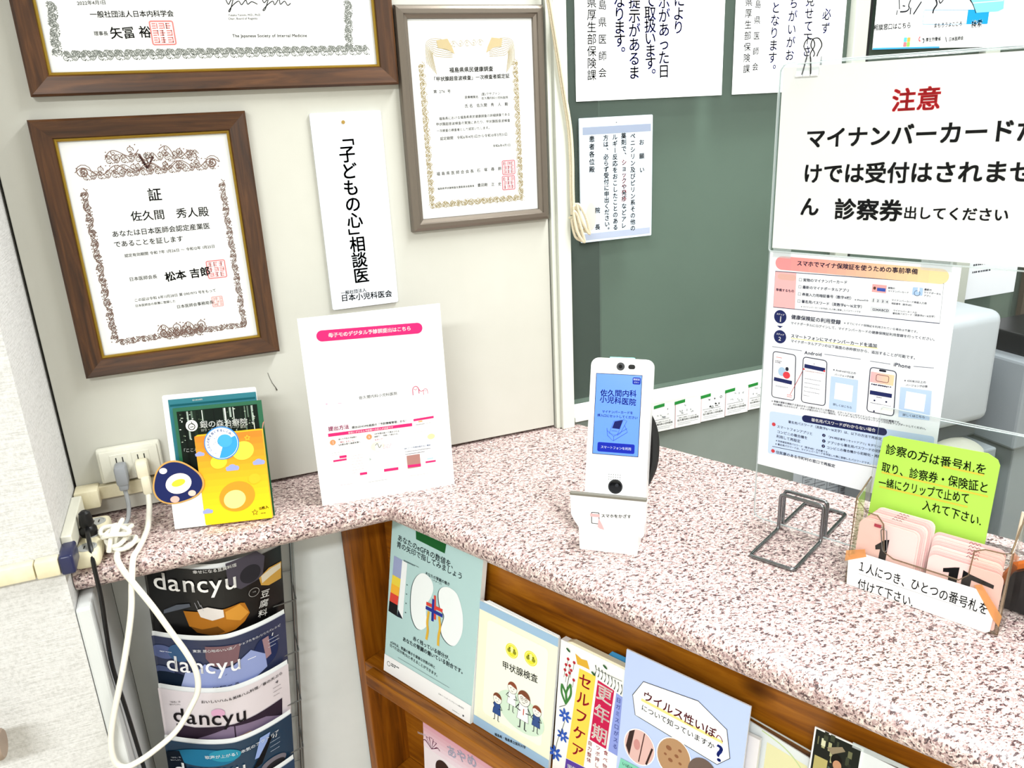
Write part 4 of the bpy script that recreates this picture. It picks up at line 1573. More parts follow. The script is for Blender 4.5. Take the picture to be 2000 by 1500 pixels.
for c, n in (((0.0216, 0.2964), '1'), ((0.0230, 0.2701), '2')):
    c = T1(c)
    I.ell(c, .0082, .0088, '#232b5e', 0, 32)
    I.t('ステップ', (c[0] - .0052, c[1] + .0034), (c[0] + .0052, c[1] + .003), '#ffffff', .02)
    I.t(n, (c[0] - .0019, c[1] - .0025), (c[0] + .0019, c[1] - .0026), '#ffffff', .01)
I.poly([T1((0.0180, 0.2844)), T1((0.0223, 0.2816)), T1((0.0261, 0.2845))], '#232b5e')
I.t('健康保険証の利用登録', T1((0.0359, 0.2983)), T1((0.0980, 0.2995)), INK, .016)
I.t('※すでにマイナ保険証を利用されている場合は不要です。', T1((0.1017, 0.2994)), T1((0.1873, 0.3003)), INK, .0)
I.t('マイナポータルにログインして、マイナンバーカードの健康保険証利用登録を行ってください。', T1((0.0358, 0.2903)), T1((0.2064, 0.2941)), INK, .006)
I.bar(T1((0.0379, 0.2703)), T1((0.1438, 0.2737)), .0014, '#f3e2b0')
I.t('スマートフォンにマイナンバーカードを追加', T1((0.0370, 0.2736)), T1((0.1429, 0.2767)), INK, .016)
I.t('マイナポータルアプリの以下画面の赤枠部分から、追加することが可能です。', T1((0.0375, 0.2668)), T1((0.1887, 0.2691)), INK, .006)
LN = '#50566e'
for p, q in (((0.0136, 0.2555), (0.0530, 0.2560)), ((0.0816, 0.2563), (0.1257, 0.2571)), ((0.1366, 0.2567), (0.1600, 0.2569)), ((0.1854, 0.2586), (0.2071, 0.2605))):
    I.bar(T1(p), T1(q), .0006, LN)
I.t('Android', T1((0.0564, 0.2545)), T1((0.0785, 0.2555)), INK, .01)
I.t('iPhone', T1((0.1634, 0.2575)), T1((0.1827, 0.2578)), INK, .01)


def phone(c4, w=.0011):
    p = [T1(q) for q in c4]
    pp = fillet([(x, z, 0) for x, z in p], .0045, 5, True)
    I.poly([(q.x, q.y) for q in pp], '#fbfbfd')
    I.line([(q.x, q.y) for q in pp] + [(pp[0].x, pp[0].y)], w, '#33364a')
    return p


phone(((0.0154, 0.2495), (0.0455, 0.2490), (0.0479, 0.1872), (0.0173, 0.1866)))
I.rect(T1((0.0200, 0.2426)), T1((0.0277, 0.2418)), '#e06060')
I.lines(T1((0.0189, 0.2382)), T1((0.0282, 0.2342)), 2, INK, .0011, 1)
I.ell(T1((0.0289, 0.2238)), .0052, .0062, '#a8c4de')
I.ell(T1((0.0353, 0.2201)), .0048, .0048, '#d8434c')
I.ell(T1((0.0354, 0.2285)), .0022, .0028, '#2a2c3a')
I.bar(T1((0.0188, 0.2121)), T1((0.0432, 0.2110)), .0052, '#232b5e')
I.lines(T1((0.0218, 0.2041)), T1((0.0393, 0.2018)), 3, '#9aa0b0', .0006, 2)
I.frame(T1((0.0378, 0.1937)), T1((0.0442, 0.1914)), .0007, '#d8434c')
I.line([T1((0.0419, 0.1945)), T1((0.0568, 0.2317))], .0007, '#b0474f')
phone(((0.0555, 0.2486), (0.0855, 0.2483), (0.0879, 0.1886), (0.0574, 0.1877)))
I.bar(T1((0.0577, 0.2370)), T1((0.0843, 0.2359)), .0052, '#232b5e')
I.lines(T1((0.0595, 0.2315)), T1((0.0838, 0.2297)), 3, '#c9b9bf', .0008, 3)
I.lines(T1((0.0594, 0.2232)), T1((0.0802, 0.1946)), 5, '#7a8094', .0009, 4)
for p in ((0.0574, 0.2325), (0.0834, 0.2344)):
    I.ell(T1(p), .0013, .0013, '#d8434c')
for k in range(3):
    I.ell(T1((0.0699, 0.2415)), .0006, .0006, INK)
I.t('※Android11以上の', T1((0.0940, 0.2383)), T1((0.1220, 0.2384)), INK, .004)
I.t('バージョンが必要', T1((0.0964, 0.2324)), T1((0.1200, 0.2331)), INK, .004)


def code_card(q4, txt, p, q):
    pts = [T1(k) for k in q4]
    I.poly(pts, '#b9d0f0')
    cx, cz = sum(k[0] for k in pts) / 4, sum(k[1] for k in pts) / 4 + .003
    I.rect((cx - .0108, cz - .0108), (cx + .0108, cz + .0108), '#f6f8fb')
    I.t(txt, T1(p), T1(q), INK, .01)


code_card(((0.0922, 0.2292), (0.1252, 0.2301), (0.1267, 0.1880), (0.0933, 0.1862)), '詳しくはこちら', (0.0978, 0.1931), (0.1212, 0.1933))
ph = phone(((0.1379, 0.2495), (0.1677, 0.2491), (0.1702, 0.1929), (0.1391, 0.1928)))
for k in range(8):
    f = k / 7
    c = '#%02x%02x%02x' % tuple(int(m + (n - m) * f) for m, n in zip((0xf0, 0xb2, 0xb8), (0xf6, 0xcf, 0xa8)))
    p0, p1 = T1((0.1391, 0.2432)), T1((0.1660, 0.2442))
    x0, x1 = p0[0] + (p1[0] - p0[0]) * k / 8, p0[0] + (p1[0] - p0[0]) * (k + 1) / 8
    I.rect((x0, p1[1] - .0135), (x1, p1[1]), c)
I.frame(T1((0.1458, 0.2418)), T1((0.1601, 0.2335)), .0007, '#6a4a50', .002)
I.pill(T1((0.1481, 0.2474)), T1((0.1564, 0.2473)), .0026, '#1e2030')
I.lines(T1((0.1410, 0.2291)), T1((0.1648, 0.2279)), 2, INK, .0012, 5)
I.bar(T1((0.1404, 0.2178)), T1((0.1658, 0.2180)), .0052, '#232b5e')
I.lines(T1((0.1486, 0.2135)), T1((0.1558, 0.2130)), 1, INK, .0009, 6)
for p in ((0.1467, 0.2084), (0.1603, 0.2093), (0.1475, 0.1946)):
    I.ell(T1(p), .0011, .0011, INK)
I.lines(T1((0.1422, 0.2048)), T1((0.1660, 0.2046)), 2, '#8a90a2', .0007, 7)
I.t('※iOS18.5以上の', T1((0.1773, 0.2400)), T1((0.2011, 0.2420)), INK, .004)
I.t('バージョンが必要', T1((0.1796, 0.2346)), T1((0.2033, 0.2373)), INK, .004)
code_card(((0.1742, 0.2310), (0.2082, 0.2326), (0.2097, 0.1966), (0.1759, 0.1935)), '詳しくはこちら', (0.1802, 0.1971), (0.2049, 0.1994))
I.t('※準備や更新を開始する旨のボタンが表示されている場合は、スマートフォンのマイナンバーカードの対応機種です。', T1((0.0177, 0.1809)), T1((0.1807, 0.1867)), INK, .006)
I.t('対応機種にもかかわらず、ボタンが表示されていない場合は、マイナポータルアプリやスマートフォンのOSをアップデートしてください。', T1((0.0200, 0.1770)), T1((0.2093, 0.1854)), INK, .006)
I.build('instructions', t, -.0002)
I = Ink()
bx4 = [T1(p) for p in ((0.0158, 0.1658), (0.2361, 0.1725), (0.2382, 0.1190), (0.0167, 0.1040))]
I.poly([(q.x, q.y) for q in fillet([(x, z, 0) for x, z in (bx4[0], (.1075, bx4[1][1] + .005), (.1075, bx4[2][1] + .014), bx4[3])], .004, 4, True)], '#c3d6f3')
I.pill(T1((0.0598, 0.1654)), T1((0.1649, 0.1703)), .0098, '#1e2552')
I.t('署名用パスワードがわからない場合', T1((0.0719, 0.1660)), T1((0.1517, 0.1699)), '#ffffff', .012)
I.t('署名用パスワード（英数字6〜16文字）は、以下の方法で再設定', T1((0.0418, 0.1563)), T1((0.1599, 0.1603)), INK, .012)
I.t('スマートフォンアプリと', T1((0.0270, 0.1463)), T1((0.0754, 0.1468)), INK, .012)
I.t('コンビニの複合機を', T1((0.0275, 0.1390)), T1((0.0692, 0.1395)), INK, .012)
I.t('利用して再設定', T1((0.0272, 0.1322)), T1((0.0601, 0.1325)), INK, .012)
for s, p, q, n in (('「JPKI暗証番号リセットアプリ」をダウンロード', (0.0939, 0.1477), (0.1681, 0.1500), '1'), ('アプリから署名用パスワードの初期化', (0.0945, 0.1400), (0.1664, 0.1441), '2'), ('コンビニの複合機から初期化・再設定', (0.0945, 0.1328), (0.1659, 0.1371), '3')):
    p, q = T1(p), T1(q)
    I.t(s, p, q, INK, .01)
    I.ell((p[0] - .0042, p[1] + .0006), .0022, .0022, '#1e2552')
    I.t(n, (p[0] - .0048, p[1] + .0006), (p[0] - .0036, p[1] + .0006), '#ffffff', .02)
I.t('※利用者証明用パスワード（数字4桁）が必要です。', T1((0.0269, 0.1258)), T1((0.0996, 0.1262)), INK, .006)
I.t('※署名用パスワードは、マイナンバーカードを作成した際に登録したパスワードです。', T1((0.0265, 0.1208)), T1((0.1519, 0.1247)), INK, .006)
I.bar(T1((0.0225, 0.1161)), T1((0.1578, 0.1210)), .0007, INK)
I.t('住民票のある市町村の窓口で再設定', T1((0.0280, 0.1092)), T1((0.1076, 0.1095)), INK, .012)
for p in ((0.0226, 0.1482), (0.0240, 0.1097)):
    I.ell(T1(p), .0026, .0026, '#c8434a')
I.build('password_box', t, -.0002)


# ------------------------------------------------------------------ number-ticket holder
BXP = ((0.7071, -0.6975, 0.9500), -64.73, 5.00)
hb = thing('ticket_holder', 'clear plastic holder of pink number tickets at the right of the counter', 'holder', BXP[0], BXP[1])
Rt = Matrix.Rotation(-math.radians(BXP[2]), 4, 'X')
W0, W1, DB = -.080, .086, .042
mb = MB()
# front wall with a scooped middle, back wall, floor and two sloping sides
fr = [(W0, 0.002), (W1, 0.002), (W1, .100), (.0770, .0965), (.060, .0955), (.050, .0900), (.0485, .0600), (.040, .0510), (-.030, .0510), (-.041, .0560), (-.046, .0900), (-.054, .0985), (-.066, .0990), (W0, .1130)]
mb.prism(fr, -.0012, .0008, SMOKY, Rt, SMOKY_EDGE)
mb.tube([Rt @ Vector((x, -.0002, z)) for x, z in fr], .0008, SMOKY_EDGE, closed=True, seg=6)
mb.build('front_wall', hb)
mb = MB()
bk = rrect(W0, .002, .150, .2180, (.001, .001, .012, .003), 6)
mb.prism(bk, DB, DB + .002, CLEAR, Rt, CLEAR_EDGE)
mb.tube([Rt @ Vector((x, DB + .001, z)) for x, z in bk[1:]], .0008, CLEAR_EDGE, seg=6)
mb.build('back_wall', hb)
mb = MB()
mb.box((W0, 0, .0012), (W1, DB, .0032), SMOKY)
for x in (W0, W1 - .002):
    c = [(x, 0, .002), (x, DB, .002), (x, DB, .128), (x, 0, .113 if x == W0 else .100)]
    v = [Rt @ Vector(p) for p in c] + [Rt @ Vector((p[0] + .002, p[1], p[2])) for p in c]
    mb.add(v, [(0, 1, 2, 3), (7, 6, 5, 4), (0, 4, 5, 1), (1, 5, 6, 2), (2, 6, 7, 3), (3, 7, 4, 0)], SMOKY)
    mb.tube([v[3], v[2]], .0010, SMOKY_EDGE, seg=6)
mb.build('tray', hb)


def in_holder(x, y, z, tilt=0.0):
    """location of something standing in the holder"""
    p = Rt @ Vector((x, y, z))
    q = Matrix.Rotation(math.radians(BXP[1]), 4, 'Z') @ p + Vector(BXP[0])
    return tuple(q)


t = thing('paper_label', 'white handwritten paper label across the front of the ticket holder', 'label', in_holder(0, -.0016, 0), BXP[1], BXP[2])
mb = MB()
lb = [(-.0775, .0003), (.0745, .0003), (.0785, .0035), (.0795, .0300), (.0660, .0478), (-.0690, .0460), (-.0800, .0370)]
mb.prism(lb, 0, .0003, PAPER)
mb.build('sheet', t)
I = Ink()
I.t('１人につき、ひとつの番号札を', (-0.0679, 0.0292), (0.0738, 0.0284), '#1b1b20', .004, h=.0150, jit=.10)
I.t('付けて下さい.', (-0.0649, 0.0062), (-0.0010, 0.0069), '#1b1b20', .004, h=.0150, jit=.10)
for p, q in (((-0.0654, 0.0192), (0.0714, 0.0211)), ((-0.0607, -0.0074), (0.0084, -0.0005))):
    I.bar(p, q, .0004, '#9a9a9e')
I.build('handwriting', t, -.0002)
ORT = clear_mat('orange_tape', '#fde4c8', 0.03, 0.35, '#f4bc80')
for lab, pts in (('orange tape over the left corner of the white label', [(-.083, .0300), (-.0590, .0440), (-.0620, .0530), (-.083, .0440)]),
                 ('orange tape over the right corner of the white label', [(.0560, .0520), (.0630, .0555), (.0870, .0260), (.0860, .0130), (.0790, .0200)])):
    t2 = thing('tape', lab, 'tape', in_holder(0, -.0026, 0), BXP[1], BXP[2])
    mb = MB()
    mb.prism(pts, -.0001, .0001, ORT)
    mb.build('strip', t2)

t = thing('green_card', 'lime green handwritten card standing at the back of the ticket holder', 'card', in_holder(0, .034, .003), BXP[1], BXP[2])
mb = MB()
LIME = mat('lime_card', '#aede53', 0.6)
gp = [(-.0780, .002), (.052, .002), (.0530, .178), (.0500, .184), (.0395, .1890), (-.0640, .1840), (-.0705, .1800), (-.0725, .150)]
mb.prism(gp, 0, .0012, LIME)
mb.build('sheet', t)
I = Ink()
z3 = .003
for s, p, q in (('診察の方は番号札を', (-0.0659, 0.1704), (0.0417, 0.1725)), ('取り、診察券・保険証と', (-0.0675, 0.1465), (0.0468, 0.1527)), ('一緒にクリップで止めて', (-0.0685, 0.1270), (0.0300, 0.1347)), ('入れて下さい.', (-0.0167, 0.1138), (0.0457, 0.1129))):
    I.t(s, (p[0], p[1] - z3), (q[0], q[1] - z3), '#12140f', .006, h=.0138, jit=.09)
for p, q in (((-0.0021, 0.1652), (0.0396, 0.1664)), ((-0.0667, 0.1402), (0.0472, 0.1431)), ((-0.0666, 0.1216), (0.0294, 0.1251))):
    I.bar((p[0], p[1] - z3), (q[0], q[1] - z3), .0022, '#d2c247')
I.build('handwriting', t, -.0002)

# pink number tickets in two piles, every ticket a thing
PINK = mat('pink_ticket_card', '#f3cdc9', 0.6)
PINKS = [PINK, mat('pale_pink_ticket_card', '#f6dad4', 0.6), mat('rose_ticket_card', '#eec0bd', 0.6)]


def ticket(cx, y, z, w, h, m, label, group, mark=None, tl=14.0, num=None):
    t = thing('number_ticket', label, 'ticket', in_holder(cx, y, z), BXP[1] + random.uniform(-.6, .6) * (num is None), tl, group)
    mb = MB()
    mb.prism(rrect(-w / 2, 0, w / 2, h, (.002, .002, .008, .008)), 0, .0009, m)
    mb.build('card', t)
    if num:
        I = Ink()
        for a in num:
            I.poly(a, '#111114')
        I.build('number', t, -.0002)
    if mark:
        I = Ink()
        for k in range(3):
            I.curve([(mark + k * .004 - .004, h - .0035), (mark + k * .004 - .002, h - .0012), (mark + k * .004, h - .0030)], .0006, '#9a5a60')
        I.build('mark', t, -.0002)
    return t


GL, GRT = 'pink tickets in the left pile of the holder', 'pink tickets in the right pile of the holder'
n1 = [[(-.0115, .0550), (-.0105, .0500), (-.0055, .0520), (-.0060, .0250), (.0020, .0250), (.0030, .0670), (-.0020, .0650)]]
ticket(-.0415, .0012, .004, .0660, .0840, PINKS[0], 'front pink ticket of the left pile, printed with a large black 1', GL, None, 8, n1)
for k in range(7):
    ticket(-.0400 + .0016 * k, .0046 + .0027 * k, .004, .0660, .0850 + .0018 * k, PINKS[(k + 1) % 3], 'plain pink ticket stacked behind the front ticket of the left pile', GL, -.004 if k > 2 else None, 8)
n15 = [[(-.0215, .0535), (-.0210, .0490), (-.0150, .0505), (-.0140, .0200), (-.0060, .0200), (-.0055, .0600), (-.0100, .0585)],
       [(-.0015, .0585), (.0060, .0560), (.0300, .0520), (.0300, .0475), (.0080, .0495), (.0070, .0250), (-.0015, .0250)]]
ticket(.0435, .0012, .004, .0760, .0660, PINKS[0], 'front pink ticket of the right pile, printed with a large black 15', GRT, None, 8, n15)
for k in range(7):
    ticket(.0415 - .0004 * k, .0046 + .0027 * k, .004, .0740, .0680 + .0030 * k, PINKS[(k + 2) % 3], 'plain pink ticket stacked behind the front ticket of the right pile', GRT, .004 if k > 1 else None, 8)
t = thing('paper_clip', 'steel paper clip on the ticket numbered 1', 'paper clip', in_holder(-.0480, -.0003, .060), BXP[1], 8)
mb = MB()
mb.tube(fillet([(-.004, 0, .026), (.006, 0, .024), (.010, 0, -.002), (.0055, 0, -.004), (-.0005, 0, .022), (.0030, 0, .024)], .003, 4), .0006, STEEL)
mb.build('wire', t, smooth=True)
mb = MB()
mb.bbox((-.0085, -.0008, .0235), (-.0005, .0008, .0275), .0007, mat('crimson_grip', '#b0324a', 0.4))
mb.build('grip', t)
t = thing('wooden_stick', 'thin pale wooden stick standing in the right corner of the ticket holder', 'stick', in_holder(.0795, .030, .0045), BXP[1], 6)
mb = MB()
mb.tube([(0, 0, 0), (.003, 0, .132)], .0014, mat('pale_wood', '#e3d3bd', 0.6))
mb.build('stick', t)

# small clear stand behind the holder, and the dark object at the edge of the picture
pc = Vector((0.862, -0.640, ZC))
t = thing('clear_stand', 'small clear rounded acrylic stand behind the ticket holder', 'stand', pc, RZC)
op = rrect(-.115, .0, .105, .172, (.002, .002, .018, .002), 6)
mb = MB()
mb.prism(op, 0, .002, CLEAR, None, CLEAR_EDGE)
mb.tube([(x, .001, z) for x, z in op], .0009, CLEAR_EDGE, closed=True, seg=6)
mb.build('sheet', t)
mb = MB()
mb.box((-.115, .002, 0), (.105, .045, .002), CLEAR)
mb.build('foot', t)

t = thing('tape_dispenser', 'black rounded desk dispenser with an orange rim at the right end of the counter', 'dispenser', (0.8207, -0.7727, ZC), -68)
mb = MB()
mb.prism([(-.040, .002), (.070, .002), (.072, .020), (.040, .045), (.020, .064), (-.010, .066), (-.034, .050), (-.043, .026)], -.014, .014, BLACK_PLASTIC)
mb.build('body', t, bevel=0.004, seg=3)
mb = MB()
mb.tube([(-.0435, 0, .014), (-.044, 0, .030), (-.034, 0, .051), (-.010, 0, .068), (.020, 0, .066), (.041, 0, .047)], .0065, mat('orange_rim', '#e07020', 0.4))
mb.build('rim', t, smooth=True)


# ------------------------------------------------------------------ notices on the reception window
NAVY = '#1a2fae'
BKP = '#1c1e24'
PST = mat('poster_paper', '#f3f4f4', 0.5)
t = thing('poster', 'white poster with navy vertical lettering on the window beside the jamb', 'poster', (0.78, 0.0145, 1.526))
sheet(t, (-0.1490, 0), (0.1430, 0.40), PST, .0006)
I = Ink()
for s, a, b, c, k in (('により', (0.0499, 0.1668), (0.0485, 0.1028), NAVY, 1), ('示があった日', (0.0196, 0.1651), (0.0213, 0.0325), NAVY, 1), ('て取扱います。', (-0.0082, 0.1650), (-0.0053, 0.0283), NAVY, 1), ('提示があるま', (-0.0376, 0.1649), (-0.0377, 0.0318), NAVY, 1), ('なります。', (-0.0665, 0.1647), (-0.0656, 0.0642), NAVY, 1)):
    I.vt(s, a, b, c, .005, size=.0236)
I.build('lettering', t, -.0002)
I = Ink()
I.vt('島県医師会', (-0.0979, 0.1616), (-0.0990, 0.0312), BKP, .0, size=.0160)
I.vt('県厚生部保険課', (-0.1176, 0.1615), (-0.1194, 0.0318), BKP, .0, size=.0180)
I.build('signature', t, -.0002)
t = thing('poster', 'white poster with navy vertical lettering half hidden by the acrylic screen', 'poster', (1.075, 0.0145, 1.526))
sheet(t, (-0.1295, 0), (0.1180, 0.40), PST, .0006)
I = Ink()
for s, a, b in (('必ず', (0.0738, 0.1443), (0.0728, 0.0974)), ('見せて下さ', (0.0328, 0.1663), (0.0336, 0.0593)), ('ちがいがお', (-0.0037, 0.1628), (-0.0058, 0.0531)), ('となります。', (-0.0426, 0.1544), (-0.0445, 0.0294))):
    I = Ink()
    I.vt(s, a, b, NAVY, .004, size=.0208)
    I.build('lettering', t, -.0002)
I = Ink()
I.vt('島県医師会', (-0.0822, 0.1626), (-0.0813, 0.0331), BKP, .0, size=.0140)
I.vt('県厚生部保険課', (-0.1019, 0.1625), (-0.1005, 0.0336), BKP, .0, size=.0155)
I.build('signature', t, -.0002)

t = thing('notice_plate', 'small pale blue plastic notice plate hanging on the window by the cord', 'plate', (0.711, 0.012, 1.288))
mb = MB()
mb.prism(rrect(-.0765, 0, .0675, .2110, .002), 0, .003, mat('pale_blue_plate', '#cfdbe6', 0.3))
mb.build('plate', t, bevel=0.0006)
I = Ink()
I.rect((-.0700, .1835), (.0640, .1960), '#8d97ab')
I.rect((-.0740, .0040), (.0640, .0150), '#a7b0c4')
I.ell((-0.0048, 0.2012), .0009, .0009, '#222222')
I.ell((-.0560, .045), .0100, .0240, '#c9c4bc')
I.vt('お願い', (0.0451, 0.1775), (0.0468, 0.1065), BKP, .012, size=.0105)
I.vt('ペニシリン及びピリン系その他の', (0.0276, 0.1827), (0.0285, 0.0109), BKP, .012, size=.0105)
I.vt('薬剤で、', (0.0093, 0.1836), (0.0103, 0.1405), BKP, .012, size=.0105)
I.vt('ショックや発疹', (0.0103, 0.1388), (0.0104, 0.0654), '#c8343a', .012, size=.0105)
I.vt('などアレ', (0.0104, 0.0636), (0.0094, 0.0173), BKP, .012, size=.0105)
I.vt('ルギー反応をおこしたことのある', (-0.0079, 0.1828), (-0.0073, 0.0161), BKP, .012, size=.0105)
I.vt('方は、必らず受付に申出ください。', (-0.0259, 0.1820), (-0.0240, 0.0131), BKP, .012, size=.0105)
I.vt('患者各位殿', (-0.0526, 0.1826), (-0.0534, 0.1196), BKP, .012, size=.0110)
I.vt('院', (-0.0431, 0.0609), (-0.0432, 0.0484), BKP, .012, size=.0105)
I.vt('長', (-0.0434, 0.0313), (-0.0435, 0.0196), BKP, .012, size=.0105)
I.build('lettering', t, -.0002)

t = thing('poster', 'white poster with a blue search box on the far window pane above the notice', 'poster', (1.6, -0.0015, 1.56))
sheet(t, (-.3500, .0350), (.1200, .40), PST, .0006)
I = Ink()
I.bar((-.350, .0365), (-.180, .0365), .003, '#3f9ad0')
I.t('相談窓口はこちら', (-0.3519, 0.0734), (-0.2597, 0.0770), BKP, .016)
I.frame((-.231, .0780), (-.110, .1035), .0010, '#7aa9cc', .003)
I.t('まもろうよこころ', (-0.2017, 0.0757), (-0.1266, 0.0788), BKP, .012)
I.rect((-.1160, .0775), (-.0580, .1040), '#1d94d2', .002)
I.t('検索', (-0.1027, 0.0767), (-0.0726, 0.0793), '#ffffff', .02)
for k, c in enumerate(('#58b8c8', '#f0a04c', '#e8747c', '#8ac058')):
    p = (-0.2745, 0.0473)
    I.rect((p[0] + (k % 2) * .0085, p[1] - (k // 2) * .0085), (p[0] + .008 + (k % 2) * .0085, p[1] + .008 - (k // 2) * .0085), c, .001)
I.line(spiral((-0.2319, 0.0504), .006, .5, 1.8, 1, 8), .002, '#c83a40')
I.line(spiral((-0.2266, 0.0503), .006, .5, -1.2, 1, 8), .002, '#22262e')
I.t('厚生労働省', (-0.2187, 0.0502), (-0.1789, 0.0524), BKP, .01)
I.line([(-0.1672, 0.0550), (-0.1629, 0.0457)], .0016, BKP)
I.t('日本医師会', (-0.1583, 0.0503), (-0.1189, 0.0526), BKP, .01)
for pts, w in (([(-0.2996, 0.1383), (-0.2934, 0.1049)], .0022), ([(-0.2669, 0.1235), (-0.2715, 0.1120), (-0.2694, 0.1066), (-0.2763, 0.1013), (-0.2915, 0.1005)], .0026), ([(-0.2996, 0.0952), (-0.2982, 0.1032)], .002), ([(-0.2867, 0.1111), (-0.2802, 0.1102)], .002), ([(-0.2657, 0.1075), (-0.2652, 0.0959)], .0026), ([(-0.2403, 0.1182), (-0.2574, 0.0959)], .0028),
               ([(-0.2060, 0.1245), (-0.2002, 0.1138), (-0.2066, 0.1048), (-0.2080, 0.0975)], .0036), ([(-0.1962, 0.1209), (-0.1913, 0.1156), (-0.1844, 0.1219)], .0022), ([(-0.1175, 0.1247), (-0.1044, 0.1138), (-0.0930, 0.0981)], .0036)):
    I.curve(pts, w, '#1a1c22')
I.poly([(-0.1163, 0.1256), (-0.1044, 0.1138), (-0.0930, 0.0981), (-0.0332, 0.1007), (-0.0199, 0.1053), (-0.0215, 0.1259)], '#7fdcf2')
I.bar((-0.1062, 0.1156), (-0.0231, 0.1203), .0018, '#c8f2fa')
I.build('printing', t, -.0002)

# appointment cards taped along the rail under the window
GT = mat('green_tape', '#1c8a35', 0.5)
cards = [(-.1320, -.0765, .0035, 'leftmost'), (-.0760, -.0160, .0040, 'second from the left'), (-.0155, .0420, .0055, 'the one with bold writing'), (.0425, .0985, .0075, 'fourth from the left'), (.0990, .1500, .0100, 'behind the acrylic screen')]
for i, (xa, xb, z0, which) in enumerate(cards):
    w = xb - xa
    t = thing('appointment_card', 'white appointment card taped under the window, ' + which, 'card', (.9 + (xa + xb) / 2, -.0108 - .0004 * (i % 2), .9 + z0), 0, 0, 'appointment cards taped under the window')
    sheet(t, (-w / 2, 0), (w / 2, .0560), PAPER, .0003, 'card')
    mb = MB()
    zt = .0505
    q = -w / 2 + (.007 if i == 0 else -.002)
    mb.prism([(q, zt - .001), (q + .024, zt + .001), (q + .024, zt + .0075), (q, zt + .0055)], -.0004, -.0001, GT)
    mb.build('green_tape', t)
    I = Ink()
    if i:
        I.bar((-w / 2 + .0004, 0), (-w / 2 + .0004, .052), .0006, '#e8909c')
    bold = i == 2
    I.t('佐久間内科小児科医院', (-w / 2 + .005, .0150), (w / 2 - .005, .0150), BKP, .01)
    I.t('内科 小児科 アレルギー科', (-w / 2 + .008, .0200), (w / 2 - .010, .0200), BKP, .01, h=.0026)
    I.lines((-w / 2 + .006, .0110), (w / 2 - .006, .0040), 2, '#8a8d96', .0008, i)
    I.lines((-w / 2 + .004, .0260), (w / 2 - .006, .0245), 1, '#60646e', .0010, 20 + i)
    rnd = random.Random(40 + i)
    for k in range(9 if not bold else 10):
        x = -w / 2 + .010 + rnd.random() * (w - .020)
        z = rnd.choice((.0285, .0330, .0440, .0445))
        I.curve([(x, z), (x + rnd.uniform(-.001, .002), z + rnd.uniform(.001, .004)), (x + rnd.uniform(.001, .003), z - rnd.uniform(0, .002)), (x + .0025, z + .002)], .0011 if bold else .0005, '#16181e' if bold else '#6d7480', 3)
    if bold:
        for p in ((.0180, .0465), (-.0020, .0280)):
            I.ring(p, .0022, .0009, '#16181e')
    I.build('writing', t, -.0002)

# cord tied back on a cleat beside the jamb
ROPE = mottled('cotton_cord', '#cfc2a4', '#e2d8c0', 700, 0.8, 0.4, 900)
t = thing('blind_cord', 'beige cotton cord hanging down the jamb and wound on a cleat', 'cord', (.60, -.02, 1.30))
O = Vector((.60, -.02, 1.30))


def jc(p, y=-.0225):
    return Vector((p[0], y, p[1])) - O


mb = MB()
for k, d in enumerate((0, .0046, .0023)):
    pts = [jc(p, -.0215 - .0035 * (k == 2)) + Vector((d, 0, 0)) for p in ((0.5591, 1.7196), (0.5671, 1.6768), (0.5775, 1.6141), (0.5890, 1.5413), (0.5978, 1.4855), (0.6004, 1.4365), (0.6002, 1.3865), (0.6011, 1.3438))]
    mb.tube(smooth_path(pts, 6), .0024, ROPE)
mb.build('cord', t, smooth=True)
mb = MB()
for a, b, c, y in (((0.6024, 1.3566), (0.6095, 1.3257), (0.6279, 1.3135), -.026), ((0.6012, 1.3481), (0.6073, 1.3155), (0.6207, 1.2966), -.029), ((0.6073, 1.3605), (0.6155, 1.3339), (0.6299, 1.3098), -.031), ((0.6000, 1.3353), (0.6062, 1.3068), (0.6218, 1.2982), -.024)):
    mid = jc(b, y)
    mb.tube(smooth_path([jc(a, y), mid, jc(c, y), mid + Vector((.007, -.002, .004)), jc(a, y) + Vector((.006, -.001, -.004))], 7, True), .0026, ROPE, closed=True)
mb.build('wound_loops', t, smooth=True)
mb = MB()
p = jc((0.6102, 1.3585), -.018)
mb.tube([p + Vector((0, 0, .004)), p + Vector((0, 0, -.045))], .0040, mat('ivory_cleat', '#e4dcc0', 0.4), seg=12)
mb.tube([p + Vector((-.012, .006, .008)), p + Vector((-.012, .006, -.050))], .0022, mat('ivory_cleat', '#e4dcc0', 0.4), seg=8)
mb.tube([p + Vector((-.012, .006, -.020)), p + Vector((0, 0, -.020))], .003, mat('ivory_cleat', '#e4dcc0', 0.4), seg=8)
mb.build('cleat', t, smooth=True)

# ------------------------------------------------------------------ the office behind the counter
t = thing('memo_sheet', 'sheet of small print with magenta lines on the far pane above the white machine', 'sheet', (1.665, .0145, 1.06))
sheet(t, (-.0700, 0), (.1000, .230), mat('memo_paper', '#eceef4', 0.5), .0005)
I = Ink()
for k in range(5):
    z = .128 - k * .0165
    I.lines((-.045, z + .004), (.075 - .01 * (k % 2), z - .004), 1, '#3a3a44', .0040, k)
    if k in (1, 2):
        I.bar((-.045, z - .006), (.080, z - .005), .0016, '#e59ac4')
I.build('printing', t, -.0002)
t = thing('schedule_sheet', 'pale grey timetable sheet with a ruled grid taped under the window', 'sheet', (1.265, -.0006, .565))
sheet(t, (-.125, 0), (.16, .205), mat('grey_timetable_paper', '#cdd5dd', 0.6), .0004)
I = Ink()
for k in range(9):
    I.bar((-.098, .018 + .022 * k), (.150, .018 + .022 * k), .0012, '#6b727c')
for k in range(8):
    I.bar((-.098 + .0354 * k, .018), (-.098 + .0354 * k, .194), .0012, '#6b727c')
